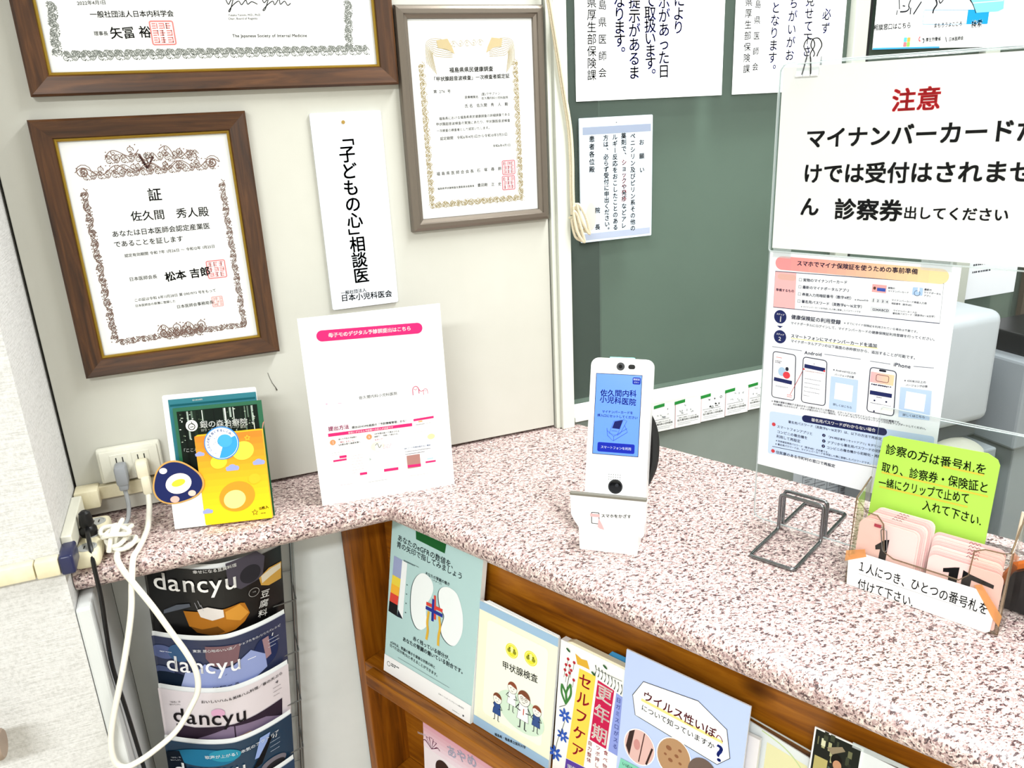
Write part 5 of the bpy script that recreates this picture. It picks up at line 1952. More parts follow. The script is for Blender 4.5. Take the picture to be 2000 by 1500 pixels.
for i in range(7):
    for j in range(8):
        I.lines((-.092 + .0354 * i, .034 + .022 * j), (-.070 + .0354 * i, .024 + .022 * j), 2, '#5a6068' if i != 3 else '#22262c', .0018, i * 9 + j)
I.build('grid', t, -.0002)

MW = mottled('machine_white', '#adb3b8', '#b5bbc0', 5, 0.45)
MG = mat('machine_grey', '#8d9398', 0.45)
DKG = mat('dark_grey_plastic', '#4b4f52', 0.5)
t = thing('office_machine', 'white rounded office machine standing behind the counter at the right', 'machine', (1.38, -.16, 0))
mb = MB()
mb.bbox((-.12, -.05, .872), (.068, .12, 1.105), .022, MW, 4)
mb.build('body', t, smooth=True)
mb = MB()
mb.bbox((-.10, -.03, .835), (.06, .11, .873), .006, DKG)
mb.build('gap_panel', t)
mb = MB()
mb.lathe([(.055, 0), (.055, .018), (.048, .024), (.018, .030)], mottled('beige_knob', '#b3b2a4', '#c2c1b4', 10), Matrix.Translation((-.02, -.045, .812)), 28)
mb.build('dial', t, smooth=True)
mb = MB()
mb.box((-.13, -.06, 0), (.09, .12, .812), MG)
mb.build('cabinet', t, bevel=.004)
t = thing('louvred_cabinet', 'grey cabinet with a louvred grille at the right edge behind the counter', 'cabinet', (1.62, -.17, 0))
mb = MB()
mb.bbox((-.115, -.06, .800), (.20, .12, .990), .006, MG, 2)
mb.build('upper_body', t)
mb = MB()
for k in range(9):
    z = .862 + .0092 * k
    mb.box((-.088, -.0615, z), (-.015, -.0605, z + .0036), BLACK_PLASTIC)
mb.build('louvres', t)
mb = MB()
mb.box((-.09, -.045, 0), (.20, .12, .80), mat('mid_grey_panel', '#8f9598', 0.5))
mb.build('lower_body', t, bevel=.004)
mb = MB()
mb.box((-.08, -.05, .990), (.20, .10, 1.035), BLACK_PLASTIC)
mb.build('top_tray', t, bevel=.004)


# ------------------------------------------------------------------ leaflets standing on the bookcase shelf
OG = '#3a2b1c'


def pad(parent, a, b, th, m, side=None, name='sheet'):
    mb = MB()
    mb.prism([(a[0], a[1]), (b[0], a[1]), (b[0], b[1]), (a[0], b[1])], 0, th, m, None, side or PAPER)
    return mb.build(name, parent)


t = thing('leaflet_pad', 'thick pale teal leaflet pad with two white kidneys at the left of the shelf', 'leaflet', (0.2407, -0.1732, 0.5800), -62.83, 11.00)
pad(t, (-.1160, .0005), (.0985, .297), .010, mat('pale_teal_print', '#b4d3d3', 0.35))
I = Ink()
TB = '#1f2b2f'
I.poly([(-0.0572, 0.2907), (0.0181, 0.2950), (0.0149, 0.2666), (-0.0541, 0.2690)], '#1d5a2c')
I.t('あなたのeGFRの数値を、', (-0.0999, 0.2580), (0.0432, 0.2525), TB, .006)
I.t('青の矢印で指してみましょう', (-0.1015, 0.2453), (0.0582, 0.2411), TB, .006)
for q, c in ((((-0.1063, 0.2221), (-0.0849, 0.2209), (-0.0859, 0.1857), (-0.1074, 0.1866)), '#9aa3c8'), (((-0.1074, 0.1866), (-0.0859, 0.1857), (-0.0872, 0.1692), (-0.1088, 0.1699)), '#e8cf4a'), (((-0.1088, 0.1699), (-0.0872, 0.1692), (-0.0885, 0.1525), (-0.1101, 0.1530)), '#efb23c'), (((-0.1101, 0.1530), (-0.0885, 0.1525), (-0.0898, 0.1357), (-0.1115, 0.1361)), '#d8483c'), (((-0.1115, 0.1361), (-0.0898, 0.1357), (-0.0894, 0.1147), (-0.1126, 0.1163)), '#1c1a1c')):
    I.poly(list(q), c)
I.poly([(-0.0849, 0.2209), (-0.0717, 0.2198), (-0.0739, 0.1532), (-0.0748, 0.1157), (-0.0882, 0.1162)], '#eef2f4')
I.poly([(-0.0879, 0.1288), (-0.0748, 0.1157), (-0.0894, 0.1147)], '#1f2430')
I.lines((-0.0811, 0.2231), (-0.0435, 0.2204), 2, '#3a4a4e', .0011, 2)
I.t('あなたの腎臓の働き', (-0.0269, 0.2180), (0.0313, 0.2182), TB, .006)
I.t('（イメージ）', (-0.0116, 0.2125), (0.0152, 0.2123), TB, 0)
for p in ((-0.0697, 0.1812), (-0.0696, 0.1643), (-0.0695, 0.1473), (-0.0694, 0.1303)):
    I.bar((p[0] - .001, p[1]), (p[0] + .002, p[1]), .0016, '#3a4a4e')


def bean(px, off):
    P = [(p.x, p.y) for p in smooth_path([(a, b, 0) for a, b in px], 5, True)]
    I.poly([(x - off, z - off * .6) for x, z in P], '#49595c')
    I.poly(P, '#eef3f4')


bean([(-0.0548, 0.1886), (-0.0437, 0.2083), (-0.0281, 0.2167), (-0.0114, 0.2108), (-0.0053, 0.1975), (-0.0099, 0.1803), (-0.0185, 0.1650), (-0.0181, 0.1467), (-0.0140, 0.1297), (-0.0278, 0.1147), (-0.0420, 0.1155), (-0.0538, 0.1326), (-0.0577, 0.1622)], .0020)
bean([(0.0073, 0.1931), (0.0134, 0.2062), (0.0294, 0.2130), (0.0486, 0.2086), (0.0609, 0.1893), (0.0664, 0.1683), (0.0653, 0.1438), (0.0536, 0.1208), (0.0386, 0.1163), (0.0235, 0.1237), (0.0186, 0.1364), (0.0237, 0.1603), (0.0130, 0.1707)], .0020)
I.bar((-0.0198, 0.1664), (0.0194, 0.1677), .0060, '#d8483c')
I.bar((-0.0007, 0.1874), (0.0031, 0.1458), .0048, '#d8483c')
I.bar((-0.0204, 0.1587), (0.0202, 0.1590), .0060, '#2b3690')
I.bar((-0.0037, 0.1799), (-0.0026, 0.1407), .0056, '#2b3690')
I.curve([(-0.0125, 0.1544), (-0.0144, 0.1342), (-0.0119, 0.1194), (-0.0141, 0.1025)], .0052, '#dcae3c')
I.curve([(0.0121, 0.1549), (0.0161, 0.1372), (0.0141, 0.1198), (0.0144, 0.1033)], .0052, '#dcae3c')
I.t('赤く残っている部分が、', (-0.0464, 0.0919), (0.0480, 0.0920), TB, .010)
I.t('あなたの腎臓の働いている割合です。', (-0.0718, 0.0804), (0.0795, 0.0822), TB, .010)
I.t('eGFRは、腎臓の働きを健康な状態の時と', (-0.1027, 0.0616), (0.0120, 0.0621), TB, .004)
I.t('比べた百分率(%)と考えることができます。', (-0.1036, 0.0553), (0.0217, 0.0505), TB, .004)
I.bar((-0.0806, 0.0406), (0.0469, 0.0415), .0006, '#6c7c80')
I.poly([(-.1160, .0010), (.0985, .0010), (.0985, .0330), (-.1160, .0330)], '#f1f0f1')
I.ring((-0.1034, 0.0187), .0042, .0010, '#2a3236')
I.lines((-0.0969, 0.0236), (-0.0759, 0.0171), 2, '#2a3236', .0022, 4)
I.t('日本べーリンガーインゲルハイム株式会社', (0.0233, 0.0202), (0.0832, 0.0208), TB, .004)
I.lines((0.0574, 0.0064), (0.0740, 0.0070), 2, '#8a8d90', .0008, 5)
I.bar((0.0810, 0.0077), (0.0844, 0.0084), .003, '#444448')
I.build('printing', t, -.0003)

t = thing('booklet', 'cream booklet with blue bands and a group of cartoon medical staff', 'booklet', (0.3301, -0.3364, 0.5800), -62.83, 9.00)
pad(t, (-.0850, .0005), (.0705, .2175), .005, mat('cream_cover', '#f0f1d8', 0.45))
mb = MB()
for k in range(3):
    mb.prism([(-.080 + .002 * k, .2170), (.0700, .2170), (.0690, .2185 + .0005 * k), (-.0740 + .002 * k, .2200 + .0010 * k)], .001 + .0014 * k, .0018 + .0014 * k, PAPER)
mb.build('pages', t)
I = Ink()
I.rect((-.0850, .2035), (.0705, .2173), '#9dbcd8')
I.rect((-.0850, .0008), (.0705, .0165), '#9dbcd8')
I.rect((-.0670, .0300), (.0545, .1930), '#f6f7e6', .008)
for p in ((-0.0145, 0.1607), (0.0229, 0.1643)):
    I.ell(p, .0125, .0118, '#e3de3e')
    I.ring(p, .0100, .0009, '#f5f3a0')
    I.ell((p[0], p[1] + .002), .0030, .0055, '#f5f3a0')
    for sx in (-1, 1):
        I.ell((p[0] + sx * .0055, p[1] - .001), .0034, .0030, '#8a8a28')
        I.ell((p[0] + sx * .0045, p[1] + .003), .0018, .0016, '#6a6a20')
I.t('甲状腺検査', (-0.0321, 0.1303), (0.0390, 0.1368), '#24242a', .006)
I.ell((0.0095, 0.0663), .0480, .0300, '#cfe3cf', -.1, 40)


def figure(p, s, coat, hair, skirt=False, glasses=False):
    x, z = p
    I.poly([(x - .0065 * s, z - .004 * s), (x + .0065 * s, z - .004 * s), (x + .0085 * s, z - .024 * s), (x - .0085 * s, z - .024 * s)], coat)
    I.line([(x - .0065 * s, z - .004 * s), (x + .0065 * s, z - .004 * s), (x + .0085 * s, z - .024 * s), (x - .0085 * s, z - .024 * s), (x - .0065 * s, z - .004 * s)], .0006 * s, '#2a2a30')
    for d in (-.0035, .0035):
        I.line([(x + d * s, z - .024 * s), (x + d * s, z - .034 * s), (x + d * s * 1.8, z - .0345 * s)], .0014 * s, '#2a2a30')
    I.ell((x, z + .0035 * s), .0092 * s, .0092 * s, '#2a2a30')
    I.ell((x, z + .0035 * s), .0086 * s, .0086 * s, '#f6efe6')
    I.poly([(x + .0090 * s * math.cos(a), z + .0045 * s + .0090 * s * math.sin(a)) for a in (PI * k / 12 for k in range(13))] + [(x - .004 * s, z + .0075 * s)], hair)
    for d in (-.003, .003):
        I.ell((x + d * s, z + .0030 * s), .0007 * s, .0009 * s, '#2a2a30')
        if glasses:
            I.ring((x + d * s, z + .0030 * s), .0022 * s, .0005 * s, '#2a2a30')
    I.curve([(x - .002 * s, z - .001 * s), (x, z - .002 * s), (x + .002 * s, z - .001 * s)], .0006 * s, '#2a2a30')
    for d in (-1, 1):
        I.line([(x + d * .0065 * s, z - .006 * s), (x + d * .0110 * s, z - .012 * s), (x + d * .004 * s, z - .013 * s)], .0014 * s, '#2a2a30')


figure((-0.0084, 0.0964), 1.05, '#f4f5f2', '#8a4a34')
figure((-0.0369, 0.0649), 1.0, '#34508a', '#7a4630')
figure((0.0417, 0.0815), .95, '#3a5288', '#8a4a34')
figure((0.0159, 0.0888), 1.35, '#f7f8f6', '#7a4630', glasses=True)
I.line([((0.0169, 0.0770)), (0.0167, 0.0664)], .0018, '#c0453c')
I.ell((-0.0470, 0.0537), .0042, .0042, '#f6efe6')
I.t('福島県・福島県立医科大学', (-0.0380, 0.0053), (0.0260, 0.0145), '#24242a', .01)
I.build('printing', t, -.0003)

t = thing('book', 'white book with a yellow and a crimson title strip and painted flowers', 'book', (0.3935, -0.4556, 0.5800), -62.83, 8.00)
pad(t, (-.0590, .0005), (.0560, .2190), .012, mat('white_cover', '#f3f3f0', 0.4))
mb = MB()
mb.prism([(-.050, .2185), (.0560, .2185), (.0560, .2220), (-.040, .2225)], .0010, .0110, mat('cream_pages', '#e3dcc0', 0.7))
mb.build('pages', t)
mb = MB()
mb.prism([(.0130, .2192), (.0556, .2192), (.0556, .2290), (.0200, .2285)], .0125, .0135, mat('blue_insert', '#2f7fb0', 0.5))
mb.build('blue_insert', t)
I = Ink()
I.poly([(-0.0234, 0.1885), (0.0049, 0.1886), (-0.0038, 0.0386), (-0.0351, 0.0358)], '#f5cf52')
I.vt('セルフケア', (-0.0116, 0.1866), (-0.0171, 0.0440), '#b8283a', .012, size=.0235)
I.poly([(0.0087, 0.1848), (0.0364, 0.1812), (0.0312, 0.0864), (0.0030, 0.0870)], '#c01f4c')
I.vt('更年期', (0.0217, 0.1845), (0.0180, 0.0876), '#fff4ee', .012, size=.0270)
I.poly([(0.0399, 0.1797), (0.0619, 0.1754), (0.0553, 0.0856), (0.0348, 0.0858)], '#8d9bdc')
I.vt('日ガミス口がスる', (0.0445, 0.1755), (0.0453, 0.0932), '#3c4aa8', .004, size=.0080)
I.poly([(-0.0351, 0.0350), (0.0053, 0.0386), (0.0054, 0.0156), (-0.0367, 0.0071)], '#5a3f9a')
I.t('図解', (-0.0323, 0.0235), (-0.0137, 0.0253), '#ffffff', .01)
I.vt('自力整体', (0.0040, 0.0859), (0.0044, 0.0491), '#b8283a', .0, size=.0078)
I.vt('ツボ押し', (0.0182, 0.0860), (0.0179, 0.0482), '#b8283a', .0, size=.0078)
I.vt('食べ物', (0.0313, 0.0856), (0.0316, 0.0534), '#b8283a', .0, size=.0078)
I.poly([(-0.0322, 0.2081), (-0.0211, 0.2041), (-0.0115, 0.2060), (-0.0060, 0.1940), (-0.0167, 0.1940), (-0.0274, 0.1932)], '#d8a838')
I.line([(-0.0426, 0.1199), (-0.0423, 0.1510), (-0.0401, 0.1702)], .0009, '#3c4a30')
rnd = random.Random(8)
for p in ((-0.0438, 0.1940), (-0.0467, 0.1837), (-0.0479, 0.1749), (-0.0403, 0.1849), (-0.0328, 0.1932), (-0.0371, 0.1790), (-0.0446, 0.1681), (-0.0315, 0.1660), (-0.0395, 0.1738)):
    I.ell(p, .0024, .0024, '#b8283a')
    I.line([p, (p[0] - .001, p[1] - .012)], .0006, '#3c4a30')
for a, b in (((-0.0419, 0.1219), (-0.0516, 0.1507)), ((-0.0412, 0.1248), (-0.0363, 0.1571))):
    m = ((a[0] + b[0]) / 2, (a[1] + b[1]) / 2)
    for d in (-.004, .004):
        I.curve([a, (m[0] + d, m[1]), b], .0034, '#3f7a3c')
I.line([(-0.0426, 0.1199), (-0.0533, 0.1120)], .0008, '#26302a')
for c, r in (((-0.0423, 0.1031), .0105), ((-0.0434, 0.0693), .0100), ((-0.0550, 0.0336), .0115)):
    for k in range(7):
        a = 2 * PI * k / 7
        I.ell((c[0] + r * .6 * math.cos(a), c[1] + r * .6 * math.sin(a)), r * .50, r * .20, '#2f56b4', a, 12)
    I.ell(c, r * .22, r * .22, '#d8d8e8')
I.curve([(-0.0416, 0.0942), (-0.0459, 0.0766), (-0.0520, 0.0570), (-0.0572, 0.0237)], .0008, '#26302a')
for k in range(9):
    p = (0.0055, 0.2025)
    x, z = p[0] + .0055 * k, p[1] - .0012 * k - .004
    for d in (-1, 1):
        I.line([(x, z), (x - .002, z + d * .0075)], [.0004, .0016], '#2a3a30')
I.line([(0.0048, 0.2005), (0.0479, 0.2015)], .0007, '#2a3a30')
for c in ((-0.0440, 0.2086), (0.0012, 0.1917), (0.0194, 0.2104)):
    I.ell(c, .0042, .0018, '#2f5a34', -.5, 12)
I.build('printing', t, -.0003)

t = thing('leaflet', 'light blue leaflet asking about viral warts, with round photographs', 'leaflet', (0.4558, -0.5922, 0.5800), -62.83, 8.00)
pad(t, (-.0960, .0005), (.0795, .2560), .0025, mat('light_blue_print', '#b8c8ee', 0.4))
I = Ink()
sp = [(-0.0664, 0.2217), (0.0126, 0.2314), (0.0537, 0.2118), (0.0620, 0.1759), (0.0468, 0.1587), (-0.0675, 0.1675), (-0.0740, 0.1681), (-0.0806, 0.1951)]
I.poly(sp, '#f8f8f8')
I.line(sp + [sp[0]], .0010, '#22242c')
I.bar((-0.0670, 0.1948), (0.0505, 0.1921), .0040, '#f3d98a')
I.t('ウイルス性いぼ', (-0.0654, 0.2032), (0.0408, 0.1986), '#6c1a28', .014)
I.t('について知っていますか', (-0.0660, 0.1845), (0.0408, 0.1804), '#22242c', .006)
I.t('?', (0.0414, 0.1756), (0.0550, 0.1772), '#24348c', .006, h=.032)
I.curve([(0.0414, 0.1938), (0.0436, 0.1986), (0.0472, 0.1976), (0.0505, 0.1928)], .0012, '#6c1a28')
e1, e2, e3 = (-0.0633, 0.1243), (-0.0124, 0.1365), (0.0290, 0.1346)
I.ell(e1, .0240, .0270, '#eef0f2', -.3)
I.ell(e1, .0225, .0255, '#d9b3ad', -.3)
I.poly([(e1[0] - .0170, e1[1] + .016), (e1[0] - .0090, e1[1] + .022), (e1[0] - .0140, e1[1] - .020), (e1[0] - .0205, e1[1] - .008)], '#3a2a28')
I.line([(e1[0] + .006, e1[1] + .024), (e1[0] + .001, e1[1] - .022)], .0016, '#4a2c2a')
I.ell((e1[0] - .004, e1[1] + .002), .0050, .0080, '#c78c88')
I.line([(e1[0] + .0195, e1[1] + .008), (e1[0] + .0125, e1[1] - .020)], .0028, '#3a2622')
I.ell(e2, .0250, .0290, '#eef0f2', -.3)
I.ell(e2, .0235, .0275, '#b08a66', -.3)
for dx, dz, r in ((-.008, .010, .0042), (.004, .004, .0030), (-.004, -.006, .0034), (.010, -.004, .0024), (-.012, -.001, .0022), (.008, .014, .0026)):
    I.ell((e2[0] + dx, e2[1] + dz), r, r * .8, '#8a5c40')
I.ell(e3, .0200, .0230, '#6a5a52', -.3)
I.poly([(-0.0899, 0.0931), (-0.0580, 0.0940), (-0.0574, 0.0711), (-0.0934, 0.0667)], '#7fc8ae')
I.t('いぼは', (-0.0868, 0.0867), (-0.0703, 0.0870), '#22342e', .01)
I.build('printing', t, -.0004)

t = thing('red_folder', 'white folder with a crimson spine behind the light blue leaflet', 'folder', ((0.5901, -0.8211, 0.5800), -62.83, 8.00)[0], RZC, 8)
pad(t, (-.2010, .0005), (-.1750, .2060), .006, mat('white_folder', '#e4e0e2', 0.5))
mb = MB()
mb.box((-.2000, -.0008, .06), (-.1955, .0005, .1980), mat('crimson_spine', '#c22a48', 0.4))
mb.build('spine', t)
t = thing('clear_sleeve', 'clear plastic sleeve holding white and pale yellow papers on the shelf', 'sleeve', tuple(Vector(((0.5901, -0.8211, 0.5800), -62.83, 8.00)[0]) + CN * .010), RZC, 8)
mb = MB()
mb.prism([(-.215, .001), (-.095, .001), (-.095, .2050), (-.115, .2140), (-.215, .2240)], 0, .0008, CLEAR, None, CLEAR_EDGE)
mb.tube([(-.095, .0004, .205), (-.115, .0004, .214), (-.215, .0004, .224)], .0010, CLEAR_EDGE, seg=6)
mb.build('sleeve', t)
mb = MB()
mb.prism([(-.213, .002), (-.097, .002), (-.097, .2010), (-.213, .2180)], .0012, .0030, mat('sleeve_paper', '#e9eaea', 0.6))
mb.build('paper', t)
I = Ink()
I.poly([(-.170, .199), (-.120, .193), (-.112, .17), (-.112, .05), (-.170, .05)], '#efe6b4')
I.curve([(-.178, .211), (-.150, .203), (-.128, .188), (-.112, .165)], .0016, '#c9d69a')
I.build('yellow_sheet', t, .0010)
t = thing('photo_card', 'card with a dark workshop photograph of a person in a clear sleeve', 'card', ((0.5901, -0.8211, 0.5800), -62.83, 8.00)[0], RZC, 8)
pad(t, (-.1145, .0005), (-.0600, .2560), .0015, mat('photo_card_paper', '#e9e9e6', 0.4))
I = Ink()
I.rect((-.1125, .02), (-.0625, .2545), '#1f211c')
rnd = random.Random(21)
for k in range(22):
    x, z = rnd.uniform(-.110, -.075), rnd.uniform(.205, .248)
    I.rect((x, z), (x + rnd.uniform(.001, .005), z + rnd.uniform(.003, .012)), rnd.choice(('#6a6a4c', '#a8a67c', '#3c4030', '#d0cfae', '#2a2c24')))
I.poly([(-.098, .238), (-.082, .247), (-.078, .243), (-.092, .232)], '#8a7c64')
I.rect((-.110, .190), (-.095, .222), '#b0a468')
I.poly([(-.080, .21), (-.066, .218), (-.0645, .19), (-.085, .19)], '#7a8498')
I.ell((-.0860, .2270), .0062, .0080, '#17130f')
I.ell((-.0845, .2215), .0048, .0062, '#b98a6a')
I.poly([(-.094, .216), (-.086, .213), (-.080, .20), (-.078, .18), (-.098, .18)], '#4c5a52')
I.build('photograph', t, -.0003)
mb = MB()
mb.prism([(-.0600, .001), (.02, .001), (.02, .2490), (-.0600, .2520)], .0005, .0015, mat('grey_card', '#d6dadb', 0.5))
mb.prism([(-.0720, .2520), (.030, .2540), (.030, .2580), (-.0720, .2585)], -.0005, .0002, CLEAR_EDGE)
mb.build('grey_card', t)

t = thing('pink_leaflet', 'pink and white leaflet with a flower emblem on the shelf below', 'leaflet', (0.2838, -0.1915, 0.3000), -62.83, 4.00)
pad(t, (-.1080, .0005), (.10, .26), .0008, mat('pale_pink_print', '#efe4ea', 0.4))
I = Ink()
for k in range(10):
    f = k / 9
    c = '#%02x%02x%02x' % tuple(int(a + (b - a) * f) for a, b in zip((0xc8, 0x78, 0x88), (0xea, 0xd6, 0xe0)))
    I.rect((-.1078, .190 - .008 * (k + 1)), (.0998, .192 - .008 * k), c)
cx, cz = (-0.0865, 0.1258)
for k in range(5):
    a = PI / 2 + (k - 2) * .62
    I.line([(cx, cz - .012), (cx + .018 * math.cos(a + .3), cz - .006 + .018 * math.sin(a)), (cx + .024 * math.cos(a), cz - .012 + .024 * math.sin(a)), (cx + .018 * math.cos(a - .3), cz - .006 + .018 * math.sin(a)), (cx, cz - .012)], .0016, '#6a2c4c')
I.t('あやめ', (-0.0461, 0.1351), (0.0291, 0.1498), '#5b5a9c', .02)
I.t('あやめ', (-0.0461, 0.1351), (0.0291, 0.1498), '#eeeaf6', .0)
I.t('福島県医療', (-0.1237, 0.1301), (-0.1012, 0.1356), '#eeeaf6', .0)
I.ell((-0.0570, 0.0818), .020, .022, '#3a2620')
I.build('printing', t, -.0003)

# ------------------------------------------------------------------ wire rack of magazines under the shelf
rk = thing('magazine_rack', 'chromed wire magazine rack hanging under the shallow shelf', 'rack', (-.066, -.0005, .40), 0)
rk.rotation_euler = (0, math.radians(5), 0)
Z0 = -.20
mb = MB()
for x in (-.108, .092):
    mb.tube([(x, -.006, Z0), (x, -.006, .492)], .0017, STEEL)
    mb.tube([(x, -.048, Z0), (x, -.048, .485)], .0017, STEEL)
    mb.tube([(x, -.006, .492), (x, -.048, .485)], .0017, STEEL)
mb.tube([(-.108, -.006, .492), (.092, -.006, .492)], .0017, STEEL)
mb.tube([(-.108, -.006, Z0), (.092, -.006, Z0)], .0017, STEEL)
mb.build('wire_frame', rk, smooth=True)
for k, z in enumerate((.372, .272, .172, .072, -.028)):
    mb = MB()
    for s, x1 in ((-1, -.032), (1, .046)):
        xs = -.108 if s < 0 else .092
        mb.tube(fillet([(xs, -.006, z), (xs, -.064, z), (x1, -.076, z), (x1, -.076, z - .06), (x1, -.006, z - .06)], .004, 4), .0013, STEEL)
    mb.tube([(-.108, -.006, z + .022), (.092, -.006, z + .022)], .0012, STEEL)
    mb.build('pocket_wire', rk, smooth=True)


def bulge(u):
    return .040 * (1 - min(1, abs(u / .105)) ** 1.6)


def mwarp(off):
    return lambda x, y, z: (x, y - bulge(x) - off, z)


XA, XB, MH = -.108, .0935, .279


def grid(mb, x0, x1, z0, z1, y, m, nx=60, nz=6):
    v = [(x0 + (x1 - x0) * i / nx, y, z0 + (z1 - z0) * j / nz) for j in range(nz + 1) for i in range(nx + 1)]
    mb.add(v, [(j * (nx + 1) + i, j * (nx + 1) + i + 1, (j + 1) * (nx + 1) + i + 1, (j + 1) * (nx + 1) + i) for j in range(nz) for i in range(nx)], m)


class CurvedInk(Ink):
    """ink on a bowed cover: long shapes are cut into strips that follow the bow"""

    def gpoly(s, pts, col, nx=24):
        pts = clip(clip(pts, XA + .0003, 1), XB - .0003, -1)
        xs = [p[0] for p in pts]
        a, b = min(xs), max(xs)
        s.nxt()
        for i in range(nx):
            l, r = a + (b - a) * i / nx, a + (b - a) * (i + 1) / nx
            q = clip(clip(pts, l, 1), r, -1)
            if len(q) > 2:
                A = sum(q[k - 1][0] * q[k][1] - q[k][0] * q[k - 1][1] for k in range(len(q)))
                s._push(q, [list(range(len(q))) if A > 0 else list(range(len(q) - 1, -1, -1))], col)

    def gell(s, c, rx, rz, col, rot=0.0):
        ct, st = math.cos(rot), math.sin(rot)
        s.gpoly([(c[0] + rx * math.cos(a) * ct - rz * math.sin(a) * st, c[1] + rx * math.cos(a) * st + rz * math.sin(a) * ct) for a in (2 * PI * k / 26 for k in range(26))], col)


def clip(pts, x, sgn):
    out = []
    for i in range(len(pts)):
        p, q = pts[i - 1], pts[i]
        ip, iq = sgn * (p[0] - x) >= 0, sgn * (q[0] - x) >= 0
        if ip != iq:
            f = (x - p[0]) / (q[0] - p[0])
            out.append((x, p[1] + f * (q[1] - p[1])))
        if iq:
            out.append(q)
    return out


def magazine(label, loc, cover):
    t = thing('magazine', label, 'magazine', loc, 0, -8, 'food magazines in the wire rack')
    t.rotation_euler = (math.radians(8), math.radians(4), 0)
    mb = MB()
    grid(mb, XA, XB, 0, MH, 0, mat('magazine_cover_' + cover.lstrip('#'), cover, 0.3))
    mb.build('cover', t, warp=mwarp(0))
    mb = MB()
    for k in range(4):
        grid(mb, XA + .001, XB - .001, .004, MH + .0006 + .0012 * k, .0014 + .0016 * k, PAPER)
    mb.build('pages', t, warp=mwarp(0))
    return t


t = magazine('black food magazine with a tofu bowl on its cover, topmost in the wire rack', ((-0.0660, -0.0360, 0.6100), 0.00, -8.00)[0], '#0d0c0d')
I = CurvedInk(8e-5)
I.gpoly([(0.0083, 0.2856), (0.0546, 0.2903), (0.0672, 0.2738), (0.0617, 0.2368), (0.0270, 0.2293), (0.0090, 0.2464)], '#4a4550')
I.gell((0.0434, 0.2516), .016, .017, '#2c2a30')
I.gpoly([(0.0560, 0.2369), (0.0723, 0.2479), (0.0925, 0.2487), (0.0908, 0.2159), (0.0703, 0.2144), (0.0583, 0.2214)], '#c79a4a')
I.gpoly([(0.0594, 0.2391), (0.0763, 0.2455), (0.0916, 0.2463), (0.0910, 0.2364), (0.0738, 0.2308), (0.0602, 0.2244)], '#d8cdb8')
I.gpoly([(-0.0871, 0.1960), (-0.0675, 0.2095), (-0.0489, 0.2135), (-0.0480, 0.2075), (-0.0724, 0.1966), (-0.0879, 0.1887)], '#5a5f6a')
I.gpoly([(-0.0590, 0.1984), (-0.0393, 0.1978), (0.0018, 0.2005), (0.0252, 0.2037), (0.0313, 0.2009), (0.0377, 0.1779), (0.0288, 0.1647), (0.0139, 0.1548), (-0.0096, 0.1511), (-0.0352, 0.1588), (-0.0530, 0.1683)], '#a86a20')
I.gpoly([(-0.0389, 0.2019), (-0.0238, 0.2069), (-0.0013, 0.1993), (-0.0009, 0.1849), (-0.0186, 0.1801), (-0.0350, 0.1877)], '#ddd6d2')
I.gpoly([(0.0013, 0.1945), (0.0235, 0.2024), (0.0362, 0.1798), (0.0228, 0.1697), (0.0018, 0.1800)], '#cf9038')
I.gpoly([(-0.0515, 0.1684), (-0.0349, 0.1630), (-0.0120, 0.1681), (-0.0016, 0.1559), (-0.0172, 0.1498), (-0.0429, 0.1565)], '#6a4214')
for p in ((-0.0414, 0.2159), (-0.0366, 0.2200), (-0.0329, 0.2121)):
    I.line([p, (p[0] + .003, p[1] - .012)], .0006, '#b8b8c0')
I.t('幸せになる豆腐料理', (-0.0390, 0.2749), (0.0243, 0.2789), '#e8e6e4', .004)
I.t('dancyu', (-0.0976, 0.2544), (0.0240, 0.2535), '#f2f0ee', .0, h=.046)
I.vt('豆腐料', (0.0652, 0.2113), (0.0561, 0.1570), '#dcdad8', .0, size=.0155)
I.ring((0.0466, 0.2146), .0080, .0006, '#b8b6b4')
I.t('特集', (0.0442, 0.2158), (0.0498, 0.2149), '#b8b6b4')
I.build('cover_print', t, -.0010, mwarp(0))

t = magazine('navy food magazine with a person in a pale blue shirt, second from the top', ((-0.0760, -0.0360, 0.4850), 0.00, -8.00)[0], '#2c3350')
I = CurvedInk(8e-5)
for p, rx, rz, c in (((-0.0947, 0.2491), .018, .014, '#56608a'), ((-0.0708, 0.2507), .016, .018, '#3c5a80'), ((-0.0990, 0.2073), .018, .012, '#4a5478'), ((-0.0915, 0.1928), .030, .016, '#0f1c2e'), ((0.0589, 0.2247), .020, .030, '#232c52')):
    I.gell(p, rx, rz, c)
I.gpoly([(-0.0323, 0.2675), (0.0013, 0.2657), (0.0206, 0.2631), (0.0142, 0.2286), (-0.0057, 0.2226), (-0.0244, 0.2269), (-0.0328, 0.2432)], '#7a5c62')
I.gpoly([(-0.0589, 0.2019), (-0.0353, 0.2315), (-0.0174, 0.2199), (0.0058, 0.2214), (0.0351, 0.2416), (0.0570, 0.2205), (0.0587, 0.1915), (0.0308, 0.1758), (-0.0094, 0.1738), (-0.0784, 0.1713)], '#8f9bcb')
I.gpoly([(-0.0768, 0.1728), (-0.0655, 0.2119), (-0.0481, 0.2138), (-0.0552, 0.1759)], '#a4aed6')
I.gpoly([(0.0538, 0.2519), (0.0640, 0.2540), (0.0668, 0.2137), (0.0580, 0.2088)], '#9a7a80')
I.line([(-0.0070, 0.2055), (0.0056, 0.2182)], .0010, '#5a6698')
I.line([(0.0291, 0.2244), (0.0422, 0.2244)], .0012, '#f0f0f4')
I.t('東京 居心地のいい店／', (-0.0508, 0.2584), (0.0141, 0.2597), '#f0f0f4', .004)
